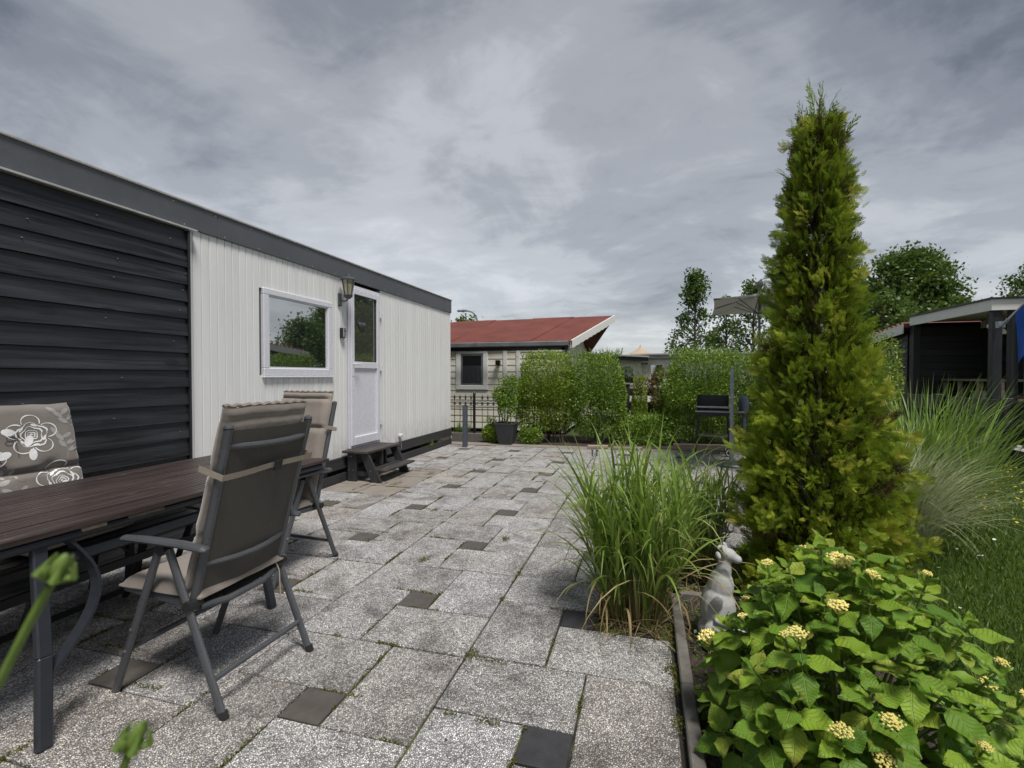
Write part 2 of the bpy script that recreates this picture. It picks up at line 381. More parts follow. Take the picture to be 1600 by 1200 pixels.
MAT = {}
def build_mats():
    A = MAT
    A['pebble'] = m_pebble()
    A['paver_dark'] = m_plain('charcoal concrete', (.030, .030, .033), .75, 0, .35, 14, .5)
    A['paver_brown'] = m_plain('brown concrete', (.075, .066, .058), .8, 0, .3, 14, .5)
    A['paver_tan'] = m_plain('tan concrete', (.215, .19, .163), .85, 0, .22, 5, .4)
    m = NM('joint sand and moss'); v = m.coord(); n = m.noise(v, 5, 5, .65); n2 = m.noise(v, 60, 4, .6)
    c = m.mix(m.maprange(n, .47, .58, 0, 1, True), (.022, .019, .016), m.ramp(n2, [(.3, (.035, .05, .010)), (.7, (.10, .11, .025))]))
    A['joint'] = m.set(c, .95, 0, m.bump(n2, .8, .01))
    m = NM('pvc white'); v = m.coord(rand=True); v0 = m.coord(); n = m.noise(v, 1.3, 4, .6)
    sx, sy, sz = m.sep(v0); mp = m.n('ShaderNodeMapping'); mp.inputs['Scale'].default_value = (30, 30, 1.1); m.l(v, mp.inputs[0])
    drip = m.noise(mp.outputs[0], 1.0, 5, .65)
    spl = m.math('MULTIPLY', m.maprange(sz, .30, .75, 1, 0, True), m.maprange(m.noise(v, 9, 4, .65), .35, .7, .1, .9))
    c = m.ramp(n, [(.3, (.70, .70, .69)), (.7, (.745, .745, .735))])
    c = m.mix(m.maprange(drip, .54, .80, 0, .26), c, (.40, .385, .34)); c = m.mix(m.math('MULTIPLY', spl, .55), c, (.27, .26, .20))
    oi = m.n('ShaderNodeObjectInfo'); c = m.mix(1.0, c, m.ramp(oi.outputs['Random'], [(0, (.93, .93, .93)), (1, (1, 1, 1))]), 'MULTIPLY')
    A['pvc'] = m.set(c, .42)
    A['pvc_frame'] = m_plain('white window profile', (.62, .62, .67), .28, 0, .012, 1.5)
    A['pvc_core'] = m_plain('groove shade grey', (.07, .07, .068), .6)  # wall core coloured dark to paint shade into the grooves between planks
    A['pvc_seam'] = m_plain('rubber gasket', (.03, .03, .032), .6)
    A['fascia'] = m_plain('slate grey roof edging', (.075, .08, .09), .42, 0, .22, 1.4, .15)
    A['alu'] = m_plain('weathered aluminium', (.50, .49, .47), .45, .55, .2, 8)
    A['board'] = m_wood('black stained boards', (.0175, .0182, .0215), 1, .42, .95, .62, 1.0, True, (.070, .073, .082))
    A['board_x'] = m_wood('black stained timber', (.016, .0165, .019), 0, .55, .5, 1.0, .5, False)
    A['board_z'] = m_wood('black stained post', (.016, .0165, .019), 2, .55, .5, 1.0, .5, False)
    A['skirt'] = m_wood('charcoal skirting timber', (.032, .032, .034), 1, .6, .4, 1.2, .5)
    A['step'] = m_wood('worn dark step timber', (.040, .036, .034), 1, .65, .6, 1.2, .6, False, (.30, .25, .21))
    A['step_z'] = m_wood('dark step cheek', (.034, .035, .038), 2, .6, .45, 1.2, .5, False)
    A['slat'] = m_wood('brown table boards', (.044, .032, .029), 1, .40, .55, .8, .5, False, (.24, .19, .17))
    A['oldwood'] = m_wood('weathered timber', (.26, .215, .165), 0, .8, .3, 1, .5, False)
    A['frame'] = m_plain('anthracite powder coat', (.088, .092, .10), .33, .3, .12, 9, .12, True, 400)
    A['tableframe'] = m_plain('blue black powder coat', (.028, .032, .040), .4, .2, .15, 9, .1, True, 400)
    A['black'] = m_plain('black enamel', (.012, .012, .013), .42, .1, .2, 10)
    A['plastic'] = m_plain('black plastic', (.015, .015, .016), .4)
    A['inox'] = m_plain('brushed steel', (.55, .55, .56), .3, .9, .1, 20)
    A['greypost'] = m_plain('blue grey metal', (.085, .10, .125), .45, .3, .15, 8)
    A['galv'] = m_plain('galvanised steel', (.27, .30, .33), .45, .6, .18, 12)
    m = NM('textilene weave'); v = m.coord()
    x, y, z = m.sep(v); 
    a = m.math('SINE', m.math('MULTIPLY', y, 900)); b = m.math('SINE', m.math('MULTIPLY', z, 900)); h = m.math('MULTIPLY', a, b)
    c = m.ramp(h, [(0, (.045, .041, .036)), (1, (.16, .145, .126))])
    A['sling'] = m.set(c, .65, 0, m.bump(h, .5, .002))
    m = NM('taupe cushion cloth'); v = m.coord(rand=True); n = m.noise(v, 4, 4, .6); wv = m.noise(v, 700, 2, .5); wr = m.noise(v, 14, 3, .55, .8)
    A['cushion'] = m.set(m.ramp(n, [(.3, (.195, .168, .142)), (.7, (.245, .212, .182))]), .75, 0, m.bump(wv, .3, .001, m.bump(wr, .35, .012)), .3, None, .3)
    m = NM('taupe printed cloth'); v = m.coord(rand=True); wr = m.noise(v, 12, 3, .55, .8); wv = m.noise(v, 700, 2, .5)
    A['floral'] = m.set(m.ramp(m.noise(v, 3, 3, .5), [(.3, (.15, .13, .115)), (.7, (.19, .168, .15))]), .75, 0, m.bump(wv, .3, .001, m.bump(wr, .3, .01)), .3, None, .3)
    A['print_white'] = m_plain('white print', (.70, .70, .69), .7, 0, .1, 30)
    A['print_grey'] = m_plain('pale grey print', (.30, .29, .275), .7, 0, .15, 30)
    A['print_dark'] = m_plain('dark brown print', (.030, .024, .020), .7)
    A['strap'] = m_plain('beige webbing', (.30, .255, .205), .8, 0, .12, 40, .4)
    A['glass'] = m_glass('window glass', (.012, .016, .018), .42)
    A['glass_door'] = m_glass('door glass', (.055, .058, .045), .13)
    A['glass_clear'] = m_glass('thin glass', (.02, .02, .02), .12, .85)
    A['lampglass'] = m_glass('yellowed lamp glass', (.42, .38, .22), .06, .45)
    A['stone'] = m_plain('grey cast stone', (.36, .36, .35), .8, 0, .22, 9, .35)
    A['kerb'] = m_plain('weathered concrete kerb', (.135, .125, .11), .9, 0, .3, 20, .8)
    m = NM('bed soil'); v = m.coord(); n = m.noise(v, 9, 6, .7); n2 = m.noise(v, 55, 4, .6)
    A['soil'] = m.set(m.ramp(n2, [(.3, (.022, .016, .012)), (.55, (.06, .043, .032)), (.75, (.12, .09, .07))]), .95, 0, m.bump(m.math('ADD', n, n2), 1.0, .03))
    m = NM('lawn ground'); v = m.coord(); n = m.noise(v, 1.2, 4, .6); n2 = m.noise(v, 40, 4, .7)
    A['lawn'] = m.set(m.mix(m.maprange(n2, .35, .7, 0, 1), m.ramp(n, [(.3, (.020, .040, .008)), (.7, (.035, .060, .012))]), (.060, .090, .018)), .9, 0, m.bump(n2, .9, .03), .2)
    A['grass'] = m_leaf('lawn grass', (.060, .115, .016), (.115, .19, .028), (.19, .21, .05), .5, .3, True)
    A['miscanthus'] = m_leaf('broad grass blades', (.125, .215, .034), (.25, .35, .070), (.42, .46, .16), .42, .34, True)
    A['straw'] = m_leaf('dry grass stalks', (.20, .14, .06), (.34, .27, .13), (.12, .08, .04), .7, .15, True)
    A['fountain'] = m_leaf('silvery fine grass', (.26, .31, .14), (.48, .51, .30), (.60, .60, .42), .45, .3, True)
    A['reed'] = m_leaf('fresh broad grass', (.13, .24, .04), (.25, .38, .08), (.40, .48, .16), .42, .35, True)
    A['thuja'] = m_leaf('golden conifer scale foliage', (.115, .180, .016), (.35, .43, .032), (.48, .46, .07), .6, .36, True, False, .25)
    A['thuja_in'] = m_leaf('brown inner twigs', (.045, .030, .012), (.11, .080, .025), (.085, .09, .02), .7, .15, True, False, .2)
    A['privet'] = m_leaf('privet leaves', (.085, .17, .018), (.19, .30, .036), (.29, .36, .06), .42, .25)
    A['privet2'] = m_leaf('fresh hedge leaves', (.115, .20, .018), (.235, .33, .036), (.36, .38, .06), .42, .28)
    A['golden'] = m_leaf('golden green leaves', (.13, .20, .02), (.22, .30, .03), (.30, .28, .06), .45, .3)
    A['redleaf'] = m_leaf('reddish leaves', (.13, .055, .03), (.20, .14, .05), (.10, .13, .03), .45, .25)
    A['treeleaf'] = m_leaf('dark tree leaves', (.034, .070, .014), (.070, .125, .022), (.11, .16, .035), .45, .2)
    A['treeleaf2'] = m_leaf('maple leaves', (.040, .085, .014), (.085, .145, .024), (.12, .17, .035), .45, .22)
    A['hydra'] = m_leaf('hydrangea leaf', (.075, .175, .018), (.25, .39, .036), (.30, .36, .05), .44, .30, 'obj', True, .25)
    A['hydra_in'] = m_leaf('hydrangea lower leaf', (.085, .185, .02), (.19, .31, .034), (.24, .30, .05), .52, .28)
    A['weed'] = m_leaf('weed leaves', (.045, .10, .016), (.10, .17, .03), None, .5, .25)
    A['moss'] = m_leaf('moss tufts', (.050, .065, .010), (.12, .13, .02), (.16, .10, .03), .9, .1)
    A['petal_y'] = m_plain('yellow bud', (.78, .68, .22), .6, 0, .15, 300)
    A['petal_w'] = m_plain('white daisy', (.75, .75, .70), .6, 0, .05)
    A['butter'] = m_plain('buttercup yellow', (.62, .46, .01), .5, 0, .1)
    A['stem'] = m_plain('green stem', (.11, .17, .03), .55, 0, .25, 30)
    A['stem_b'] = m_plain('woody stem', (.085, .06, .04), .8, 0, .3, 30)
    A['bark'] = m_plain('bark', (.075, .062, .050), .9, 0, .35, 20, .8, True, 40)
    A['siding'] = m_plain('cream siding', (.66, .625, .53), .55, 0, .06, 3)
    A['cream'] = m_plain('cream wall', (.70, .68, .62), .6, 0, .06, 3)
    m = NM('red roofing felt'); v = m.coord(); n = m.noise(v, 1.5, 5, .6); n2 = m.noise(v, 120, 2, .6)
    A['redroof'] = m.set(m.ramp(m.math('ADD', m.math('MULTIPLY', n, .7), m.math('MULTIPLY', n2, .3)), [(.35, (.105, .026, .018)), (.65, (.165, .044, .030))]), .85, 0, m.bump(n2, .5, .004))
    A['zinc'] = m_plain('streaky zinc gutter', (.17, .18, .185), .5, .4, .35, 3)
    A['whitepaint'] = m_plain('white painted timber', (.66, .655, .63), .5, 0, .08, 4)
    A['creamsoffit'] = m_plain('cream soffit', (.42, .37, .27), .7, 0, .08, 4)
    A['curtain'] = m_plain('net curtain', (.52, .52, .53), .9, 0, .1, 30)
    A['dark'] = m_plain('unlit room black', (.010, .010, .011), .8)
    A['pot'] = m_plain('anthracite planter', (.038, .040, .046), .5, 0, .12, 8, .15)
    A['canvas'] = m_leaf('taupe parasol canvas', (.40, .40, .375), (.41, .41, .385), None, .85, .55, False, False, .2)
    A['tile_red'] = m_plain('red roof tile', (.19, .06, .045), .7, 0, .3, 6)
    A['flag_b'] = m_plain('blue flag cloth', (.015, .09, .42), .7, 0, .06, 4)
    A['flag_w'] = m_plain('white flag cloth', (.75, .75, .76), .7, 0, .03, 4)
    A['flag_r'] = m_plain('red flag cloth', (.45, .02, .03), .7, 0, .06, 4)
    A['tent'] = m_plain('tan tent canvas', (.42, .34, .23), .8, 0, .06, 3)
    A['concrete'] = m_plain('pale concrete', (.27, .26, .245), .9, 0, .2, 4, .3)
    A['poster'] = m_plain('pale panel', (.50, .47, .41), .7, 0, .12, 3)
    A['sign_grey'] = m_plain('grey lettering', (.16, .17, .17), .6)
    A['bulb'] = m_plain('bulb', (.7, .68, .6), .3)
build_mats()
# ================================================================== SETTING: ground, paving, bed
def gz_sheet(x0, x1, y0, y1, z, nx, ny, amp=0.0):
    return MB().grid(lambda u, v: (x0+(x1-x0)*u, y0+(y1-y0)*v, z + amp*mnoise.noise(Vector((x0+(x1-x0)*u, y0+(y1-y0)*v, .3))*1.7)), nx, ny)
struct(obj('ground', gz_sheet(-400, 400, -400, 600, -.13, 2, 2), MAT['lawn']))
struct(obj('lawn', gz_sheet(1.25, 5.9, -3, 12.5, -.03, 40, 90, .015), MAT['lawn']))

PX0, PY0 = -1.3619, 1.7333                     # centre of the first dark square, block pitch 1.0
patio = struct(obj('patio', MB().box(-3.95, .17, -.6, 9.27, -.09, -.012).box(.17, 1.15, 4.28, 9.27, -.09, -.0125).box(1.15, 2.15, 5.7, 9.27, -.09, -.013), MAT['joint']))
SUBE = 8
def slab_mesh(name, w, d, b=.004, t=.045):
    return MB().box(-w/2, w/2, -d/2, d/2, -t, 0, b).mesh(name, 20)
J = .010
me_big = slab_mesh('paving_slab', .6-J, .4-J); me_big.materials.append(MAT['pebble'])
me_sq = [slab_mesh('square_paver', .2-J, .2-J, .003) for _ in range(2)]
me_sq[0].materials.append(MAT['paver_brown']); me_sq[1].materials.append(MAT['paver_dark'])
def put_slab(me, name, x, y, turn):
    o = link(name, me, None, patio, (x, y, random.uniform(-.003, .0025)), (random.uniform(-.003, .003), random.uniform(-.003, .003), (math.pi/2 if turn else 0) + random.choice((0, math.pi)) + random.uniform(-.005, .005)))
    return o
BED = (-.26, .14, 2.63, 3.23)                  # the slab left out for the tall grass
def pinwheel(cx, cy, dark, keep):
    for dx, dy, turn in ((.3, .2, True), (-.2, .3, False), (-.3, -.2, True), (.2, -.3, False)):
        x, y = cx+dx, cy+dy
        if keep(x, y): put_slab(me_big, 'paving_slab', x, y, turn)
    if keep(cx, cy): put_slab(me_sq[1 if dark else 0], 'square_paver', cx, cy, False)
def keep(x, y):
    if BED[0] < x < BED[1] and BED[2] < y < BED[3]: return False
    if x > .17 and y < 4.28: return False
    if x > 1.12 and y < 5.75: return False
    return y < 9.24
for i in range(-1, 4):
    sh = {-1: -.05, 0: 0, 1: .03, 2: .03, 3: .03}[i]
    for j in range(-2, 8):
        pinwheel(PX0+i, PY0+j+sh, i >= 1, keep)
cxl = PX0-2
for cy in (-.45, .55, 1.55, 2.55, 3.55, 4.55, 7.65, 8.65): pinwheel(cxl, cy, False, lambda x, y: True)
me_fill = slab_mesh('paving_slab', .5-J, .53-J); me_fill.materials.append(MAT['pebble'])
for q in (-.25, .25): put_slab(me_fill, 'paving_slab', cxl+q, 6.885, False)
me_tan = [slab_mesh('brown_flag', .5-J, w-J) for w in (.42, .60, .50)]
for m_ in me_tan: m_.materials.append(MAT['paver_tan'])
y = 5.05
for m_, w_ in zip(me_tan, (.42, .60, .50)):
    for q in (-.25, .25):
        o = link('brown_flag', m_, None, patio, (cxl+q, y+w_/2, random.uniform(-.004, 0)), (0, 0, random.uniform(-.008, .008)))
    y += w_+.012
struct(obj('path', MB().box(-9, 3.5, 9.275, 9.62, -.09, -.006), MAT['paver_tan']))
struct(obj('soil_strip', gz_sheet(-5, 4.6, 9.62, 11.4, -.01, 30, 8, .03), MAT['soil']))
struct(obj('planting_bed', gz_sheet(.215, 1.5, -.6, 4.27, -.035, 40, 120, .02), MAT['soil']))
struct(obj('soil_pocket', gz_sheet(BED[0], BED[1], BED[2], BED[3]+.06, -.04, 10, 14, .02), MAT['soil']))

# concrete edging blocks along the bed
kerb = thing('concrete_kerb', 'weathered concrete edging strip between pebble slabs and planting bed', 'kerb', (.187, 0, 0))
yy = -.5
for k in range(4):
    ln = .92; y1 = min(yy+ln, 3.22)
    obj('kerb_block', MB().box(-.027, .027, yy+.003, y1-.003, -.1, .035+random.uniform(-.004, .004), .006), MAT['kerb'], kerb); yy = y1
obj('kerb_block', MB().box(.03, .40, 3.225, 3.275, -.1, .02, .006), MAT['kerb'], kerb)

# ================================================================== THE WHITE CHALET
XW = -3.9
ch = thing('chalet', 'white panelled chalet with slate grey roof edge and black boarded end', 'chalet', (XW, 3.3, 0))
OY = 3.3
def CH(name, mb, mat, parent=ch, smooth=30): return obj(name, mb, MAT[mat] if isinstance(mat, str) else mat, parent, smooth=smooth)
Y0, Y1 = -3.0-OY, 9.27-OY                     # local y range
wall = CH('wall', MB().box(-4.5, -.016, 3.32-OY, 4.285-OY, .30, 2.93).box(-4.5, -.016, 5.285-OY, 5.75-OY, .30, 2.93).box(-4.5, -.016, 6.5-OY, Y1, .30, 2.93)
          .box(-4.5, -.016, 4.285-OY, 5.285-OY, .30, 1.485).box(-4.5, -.016, 4.285-OY, 5.285-OY, 2.285, 2.93).box(-4.5, -.3, 4.285-OY, 5.285-OY, 1.485, 2.285)
          .box(-4.5, -.12, 5.75-OY, 6.5-OY, .30, 2.93).box(-4.5, -.02, Y0, 3.32-OY, .0, 2.93), 'pvc_core')
W = .0852
pl = {}
def plank(yc, z0, z1):
    key = (round(z0, 3), round(z1, 3))
    if key not in pl:
        t = MB().prism([(-.0155, -W/2+.0026), (-.0155, W/2-.0026), (-.004, W/2-.0026), (0, W/2-.0066), (0, -W/2+.0066), (-.004, -W/2+.0026)], 2, z0, z1)
        me = t.mesh('wall_plank', 15); me.materials.append(MAT['pvc']); pl[key] = me
    link('wall_plank', pl[key], None, wall, (0, yc-OY, 0))
yy = 3.318 + W/2
while yy < 9.27 - W/2 + .02:
    a, b = yy-W/2, yy+W/2
    if b > 4.215 and a < 5.36: plank(yy, .302, 1.41); plank(yy, 2.33, 2.72)
    elif b > 5.715 and a < 6.535: pass
    else: plank(yy, .302, 2.72)
    yy += W
CH('corner_trim', MB().box(-.05, .006, Y1-.002, Y1+.018, .29, 2.72, .004), 'pvc', wall)
# roof edge
for a, b in ((Y0, .35), (.353, 3.2), (3.203, Y1+.04)):
    CH('fascia_panel', MB().box(.0, .022, a, b, 2.703, 2.958, .004), 'fascia')
CH('fascia_panel', MB().box(-4.6, .0, Y1+.02, Y1+.04, 2.703, 2.958, .004), 'fascia')
rf = CH('roof', MB().box(-4.6, .02, Y0, Y1+.035, 2.93, 2.961), 'fascia')
CH('roof_trim', MB().box(.0, .036, Y0, Y1+.055, 2.959, 2.978, .004).box(-4.6, .0, Y1+.02, Y1+.055, 2.9592, 2.978, .004), 'alu', rf)
scr = MB()
for k in range(24):
    yy = Y0+6.2+k*.42; scr.box(.022, .0245, yy, yy+.009, 2.93, 2.939).box(.022, .0245, yy+.1, yy+.109, 2.722, 2.731)
CH('screw_heads', scr, 'alu', rf)['kind'] = 'stuff'; bpy.context.view_layer.update()
for o in list(ch.children)+list(rf.children):
    if o.name.split('.')[0] in ('fascia_panel', 'roof', 'roof_trim', 'screw_heads'):
        for v in o.data.vertices:
            if v.co.z > 2.8: v.co.z += (v.co.y-Y1)*.0068
# window
win = CH('window', MB().box(-.03, .022, 4.205-OY, 5.37-OY, 2.272, 2.337, .006).box(-.03, .022, 4.205-OY, 5.37-OY, 1.402, 1.487, .006)
         .box(-.03, .0215, 4.205-OY, 4.282-OY, 1.487, 2.272, .006).box(-.03, .0215, 5.288-OY, 5.37-OY, 1.487, 2.272, .006), 'pvc_frame')
CH('glazing_bead', MB().box(-.022, .010, 4.282-OY, 5.288-OY, 2.256, 2.272).box(-.022, .010, 4.282-OY, 5.288-OY, 1.487, 1.503)
   .box(-.022, .0095, 4.282-OY, 4.298-OY, 1.503, 2.256).box(-.022, .0095, 5.272-OY, 5.288-OY, 1.503, 2.256), 'pvc_frame', win)
CH('pane', MB().box(-.014, -.006, 4.29-OY, 5.28-OY, 1.495, 2.265), 'glass', win)
CH('window_sill', MB().box(.0, .034, 4.195-OY, 5.38-OY, 1.384, 1.401, .004), 'pvc_frame', win)
# door
dz0, dz1, dy0, dy1 = .405, 2.655, 5.72-OY, 6.53-OY
door = CH('door', MB().box(-.04, .012, dy0, dy0+.04, dz0, dz1, .004).box(-.04, .012, dy1-.035, dy1, dz0, dz1, .004).box(-.04, .012, dy0+.04, dy1-.035, dz1-.04, dz1, .004)
          .box(-.04, .012, dy0+.04, dy1-.035, dz0-.01, dz0+.03, .004), 'pvc_frame')
l0, l1 = dy0+.043, dy1-.038
leaf = CH('door_leaf', MB().box(-.03, .030, l0, l0+.075, dz0+.033, dz1-.043, .005).box(-.03, .030, l1-.07, l1, dz0+.033, dz1-.043, .005)
          .box(-.03, .0295, l0+.075, l1-.07, dz1-.12, dz1-.043, .005).box(-.03, .0295, l0+.075, l1-.07, 1.51, 1.60, .005).box(-.03, .0295, l0+.075, l1-.07, dz0+.033, dz0+.15, .005), 'pvc_frame', door)
CH('pane', MB().box(-.012, -.004, l0+.07, l1-.065, 1.595, dz1-.115), 'glass_door', door)
CH('door_panel', MB().box(-.02, .004, l0+.07, l1-.065, dz0+.14, 1.515), 'pvc_frame', door)
gk = MB()
for z in (1.598, dz1-.122): gk.box(.0, .012, l0+.075, l1-.07, z, z+.004)
CH('gasket', gk.box(-.002, .0118, l1-.075, l1-.07, 1.602, dz1-.122), 'pvc_seam', door)
CH('door_handle', MB().box(.031, .036, l0+.018, l0+.052, 1.40, 1.62, .002).tube([(.036, l0+.035, 1.565), (.075, l0+.035, 1.565), (.082, l0+.045, 1.565), (.082, l0+.15, 1.562)], .010, 8)
   .box(.036, .0385, l0+.03, l0+.04, 1.44, 1.475), 'pvc_frame', door)
for z in (2.33, 1.53, .72):
    CH('hinge', MB().tube([(.03, l1+.02, z-.05), (.03, l1+.02, z+.05)], .014, 8).box(.013, .036, l1+.012, l1+.075, z-.012, z+.028, .004), 'pvc_frame', door)
# skirting boards under the wall
CH('skirting_board', MB().box(.0, .026, .03, Y1+.03, .168, .322, .004), 'skirt'); CH('skirting_board', MB().box(.0, .026, .03, Y1+.03, -.008, .108, .004), 'skirt')
for yy in (3.4, 5.2, 7.0, 8.6): CH('skirting_post', MB().box(-.07, -.001, yy-OY, yy+.07-OY, .0, .3), 'skirt')
CH('skirting_board', MB().box(-4.5, -.0, Y1+.002, Y1+.028, .168, .30, .004), 'board_x'); CH('corner_post', MB().box(-.04, .02, Y1+.031, Y1+.045, .0, .16), 'pvc')
# black weatherboards
clad = CH('black_cladding', MB().box(-.015, .03, Y0, -.005, .0, 2.64), 'board')
P = .1485; z1 = 2.672; k = 0
while z1 > .05:
    z0 = max(z1-P-.03, .0)
    def row(u, v, z0=z0, z1=z1, k=k):
        y_ = Y0 + (-Y0)*u
        wv = .006*mnoise.noise(Vector((y_*1.3, k*7.7, 0)))+.003*mnoise.noise(Vector((y_*5.3, k*3.7, 4)))
        return (.034 + .026*(1-v) + wv, y_, z0 + (z1-z0)*v + (wv*.9 if v == 0 else 0))
    t = MB().grid(row, 22, 2)
    n = 23
    # bottom lip and end face
    lip = [(p[0]-.022, p[1], p[2]+.001) for p in t.v[:n]]
    b0 = len(t.v); t.v += lip; t.f += [(i, b0+i, b0+i+1, i+1) for i in range(n-1)]
    t.add([t.v[n-1], t.v[2*n-1], t.v[3*n-1], (.012, .0, z1), (.012, .0, z0)], [(0, 1, 2, 3, 4)])
    CH('weatherboard', t, 'board', clad, 25); z1 -= P; k += 1
nl = MB(); rn = random.Random(4)
for k in range(17):
    for yv in [q_ for q_ in (-.06, -.62, -1.2, -1.75) if rn.random() < .38]: zz_ = 2.672-P*k-.10+rn.uniform(-.02, .02); nl.box(.056, .066, yv+rn.uniform(-.06, .06), yv+.068, zz_, zz_+.004) if False else nl.box(.048, .061, yv+(k*.37 % .2)-.1, yv+(k*.37 % .2)-.092, zz_, zz_+.005)
CH('nail_heads', nl, 'galv', clad)['kind'] = 'stuff'
CH('edge_strip', MB().box(.0, .070, .002, .020, .0, 2.668, .003), 'board_z', clad)
CH('cap_strip', MB().box(-.0, .082, Y0, .085, 2.674, 2.690, .003), 'alu', clad)

# wall lantern
def lantern(loc, label, s=1.0):
    t = thing('wall_lantern', label, 'lamp', loc)
    obj('back_plate', MB().box(0, .018*s, -.035*s, .035*s, -.10*s, .06*s, .006*s).prism([(0, -.035*s), (.018*s, -.035*s), (.018*s, .035*s), (0, .035*s)], 2, -.1*s, -.1*s), MAT['frame'], t)
    obj('bracket', MB().tube([(.018*s, 0, -.01*s), (.06*s, 0, -.045*s), (.11*s, 0, -.035*s), (.13*s, 0, .0)], .011*s, 8), MAT['frame'], t)
    g = (.13*s, 0, 0)
    lb = obj('lamp_body', MB().lathe([(.0, -.02*s), (.025*s, -.015*s), (.05*s, .01*s), (.058*s, .03*s), (.05*s, .035*s)], g, 12), MAT['frame'], t)
    obj('lamp_roof', MB().lathe([(.093*s, .215*s), (.1*s, .22*s), (.10*s, .226*s), (.06*s, .255*s), (.03*s, .262*s), (.026*s, .285*s), (.012*s, .295*s), (.012*s, .305*s), (.0, .315*s)], g, 12), MAT['frame'], t)
    for k in range(6):
        a = k*math.pi/3
        obj('lamp_rib', MB().tube([(g[0]+.05*s*math.cos(a), .05*s*math.sin(a), .03*s), (g[0]+.082*s*math.cos(a), .082*s*math.sin(a), .218*s)], .0045*s, 5), MAT['frame'], lb)
    obj('lamp_glass', MB().lathe([(.047*s, .034*s), (.078*s, .216*s)], g, 12, False), MAT['lampglass'], t)
    obj('bulb', MB().lathe([(.0, .04*s), (.02*s, .045*s), (.02*s, .10*s), (.028*s, .12*s), (.022*s, .15*s), (.0, .16*s)], g, 10, False), MAT['bulb'], t)
    return t
lantern((XW+.001, 5.535, 2.43), 'grey coach lantern with yellowed glass on white wall above the key box', 1.05)
kb = thing('key_box', 'small black and silver key box screwed beside the white door', 'key box', (XW+.001, 5.575, 1.905))
obj('housing', MB().box(0, .045, -.042, .042, 0, .135, .008), MAT['plastic'], kb)
cv = obj('cover', MB().box(.0455, .056, -.03, .036, .012, .122, .006), MAT['inox'], kb)
obj('button', MB().lathe([(.011, 0), (.011, .006), (.008, .008)], (0, 0, 0), 10), MAT['plastic'], cv, (.0565, .0, .1), (0, math.pi/2, 0))
sg = thing('door_sign', 'black shaped welcome sign hanging inside the glass of the white door', 'sign', (XW+.001, 6.06, 2.14))
pts = []
for k in range(40):
    a = 2*math.pi*k/40; r = .092*(1+.10*abs(math.cos(2*a))**6 - .05*abs(math.sin(3*a))); pts.append((r*1.05*math.cos(a), r*math.sin(a)))
bd = obj('sign_board', MB().prism(pts, 0, -.002, .003), MAT['plastic'], sg)
txt = bpy.data.curves.new('lettering', 'FONT'); txt.body = 'WELCOME'; txt.size = .036; txt.align_x = 'CENTER'; txt.align_y = 'CENTER'; txt.extrude = .0006
to = bpy.data.objects.new('lettering_tmp', txt); COL.objects.link(to)
bpy.context.view_layer.update()
tm = bpy.data.meshes.new_from_object(to.evaluated_get(bpy.context.evaluated_depsgraph_get())); bpy.data.objects.remove(to)
tm.materials.clear(); tm.materials.append(MAT['print_grey'])
link('lettering', tm, None, sg, (.0045, 0, .002), (math.pi/2, 0, math.pi/2))
obj('sign_line', MB().box(.0032, .0044, -.075, .075, .024, .028).box(.0032, .0044, -.075, .075, -.026, -.022).lathe([(.006, 0), (.006, .001)], (.0035, 0, .05), 8).lathe([(.006, 0), (.006, .001)], (.0035, 0, -.055), 8), MAT['sign_grey'], bd)
# outside tap / socket with hanging lead
tp = thing('wall_fitting', 'small white wall fitting with a dangling lead right of the wooden steps', 'fitting', (XW+.001, 7.12, .40))
obj('cap', MB().box(0, .05, -.03, .06, 0, .05, .01), MAT['pvc_frame'], tp)
obj('spout', MB().tube([(.025, .0, .0), (.027, .0, -.03)], .014, 8), MAT['alu'], tp)
obj('lead', MB().tube([(.025, .005, -.03), (.03, .02, -.12), (.028, .03, -.2)], .005, 5), MAT['strap'], tp)

# wooden steps
st = thing('wooden_steps', 'worn black timber two-tread steps below the white door', 'steps', (-3.33, 5.98, 0))
for s, ys in ((-1, -.40), (1, .36)):
    obj('upright', MB().box(-.49, -.36, ys, ys+.035, 0, .375, .004), MAT['step_z'], st)
    obj('slanted_leg', MB().prism([(-.30, .375), (-.18, .375), (.01, 0), (-.13, 0)], 1, ys-.002, ys+.037), MAT['step_z'], st)
    obj('tread_bearer', MB().box(-.36, -.05, ys+.038, ys+.07, .07, .13), MAT['step_z'], st)
for k, (a, b) in enumerate(((-.545, -.37), (-.362, -.165))):
    obj('top_tread', MB().box(a, b, -.445, .435, .377, .41, .006), MAT['step'], st)
for k, (a, b) in enumerate(((-.20, -.075), (-.068, .06))):
    obj('lower_tread', MB().box(a, b, -.35, .46, .135, .165, .006), MAT['step'], st)
obj('back_board', MB().box(-.50, -.475, -.36, .36, .2, .35), MAT['step'], st); obj('centre_support', MB().box(-.30, -.2, -.02, .02, .17, .376), MAT['step_z'], st)
bl = MB()
for (x_, z_) in ((-.47, .15), (-.40, .15), (-.14, .15), (-.47, .33), (-.43, .335)): bl.lathe([(.006, 0), (.006, .004), (.003, .006)], (x_, z_, 0), 6)
bo = MB(); bo.v = [(a, -.4015-c, b) for a, b, c in bl.v]; bo.f = bl.f; obj('bolt', bo, MAT['inox'], st)
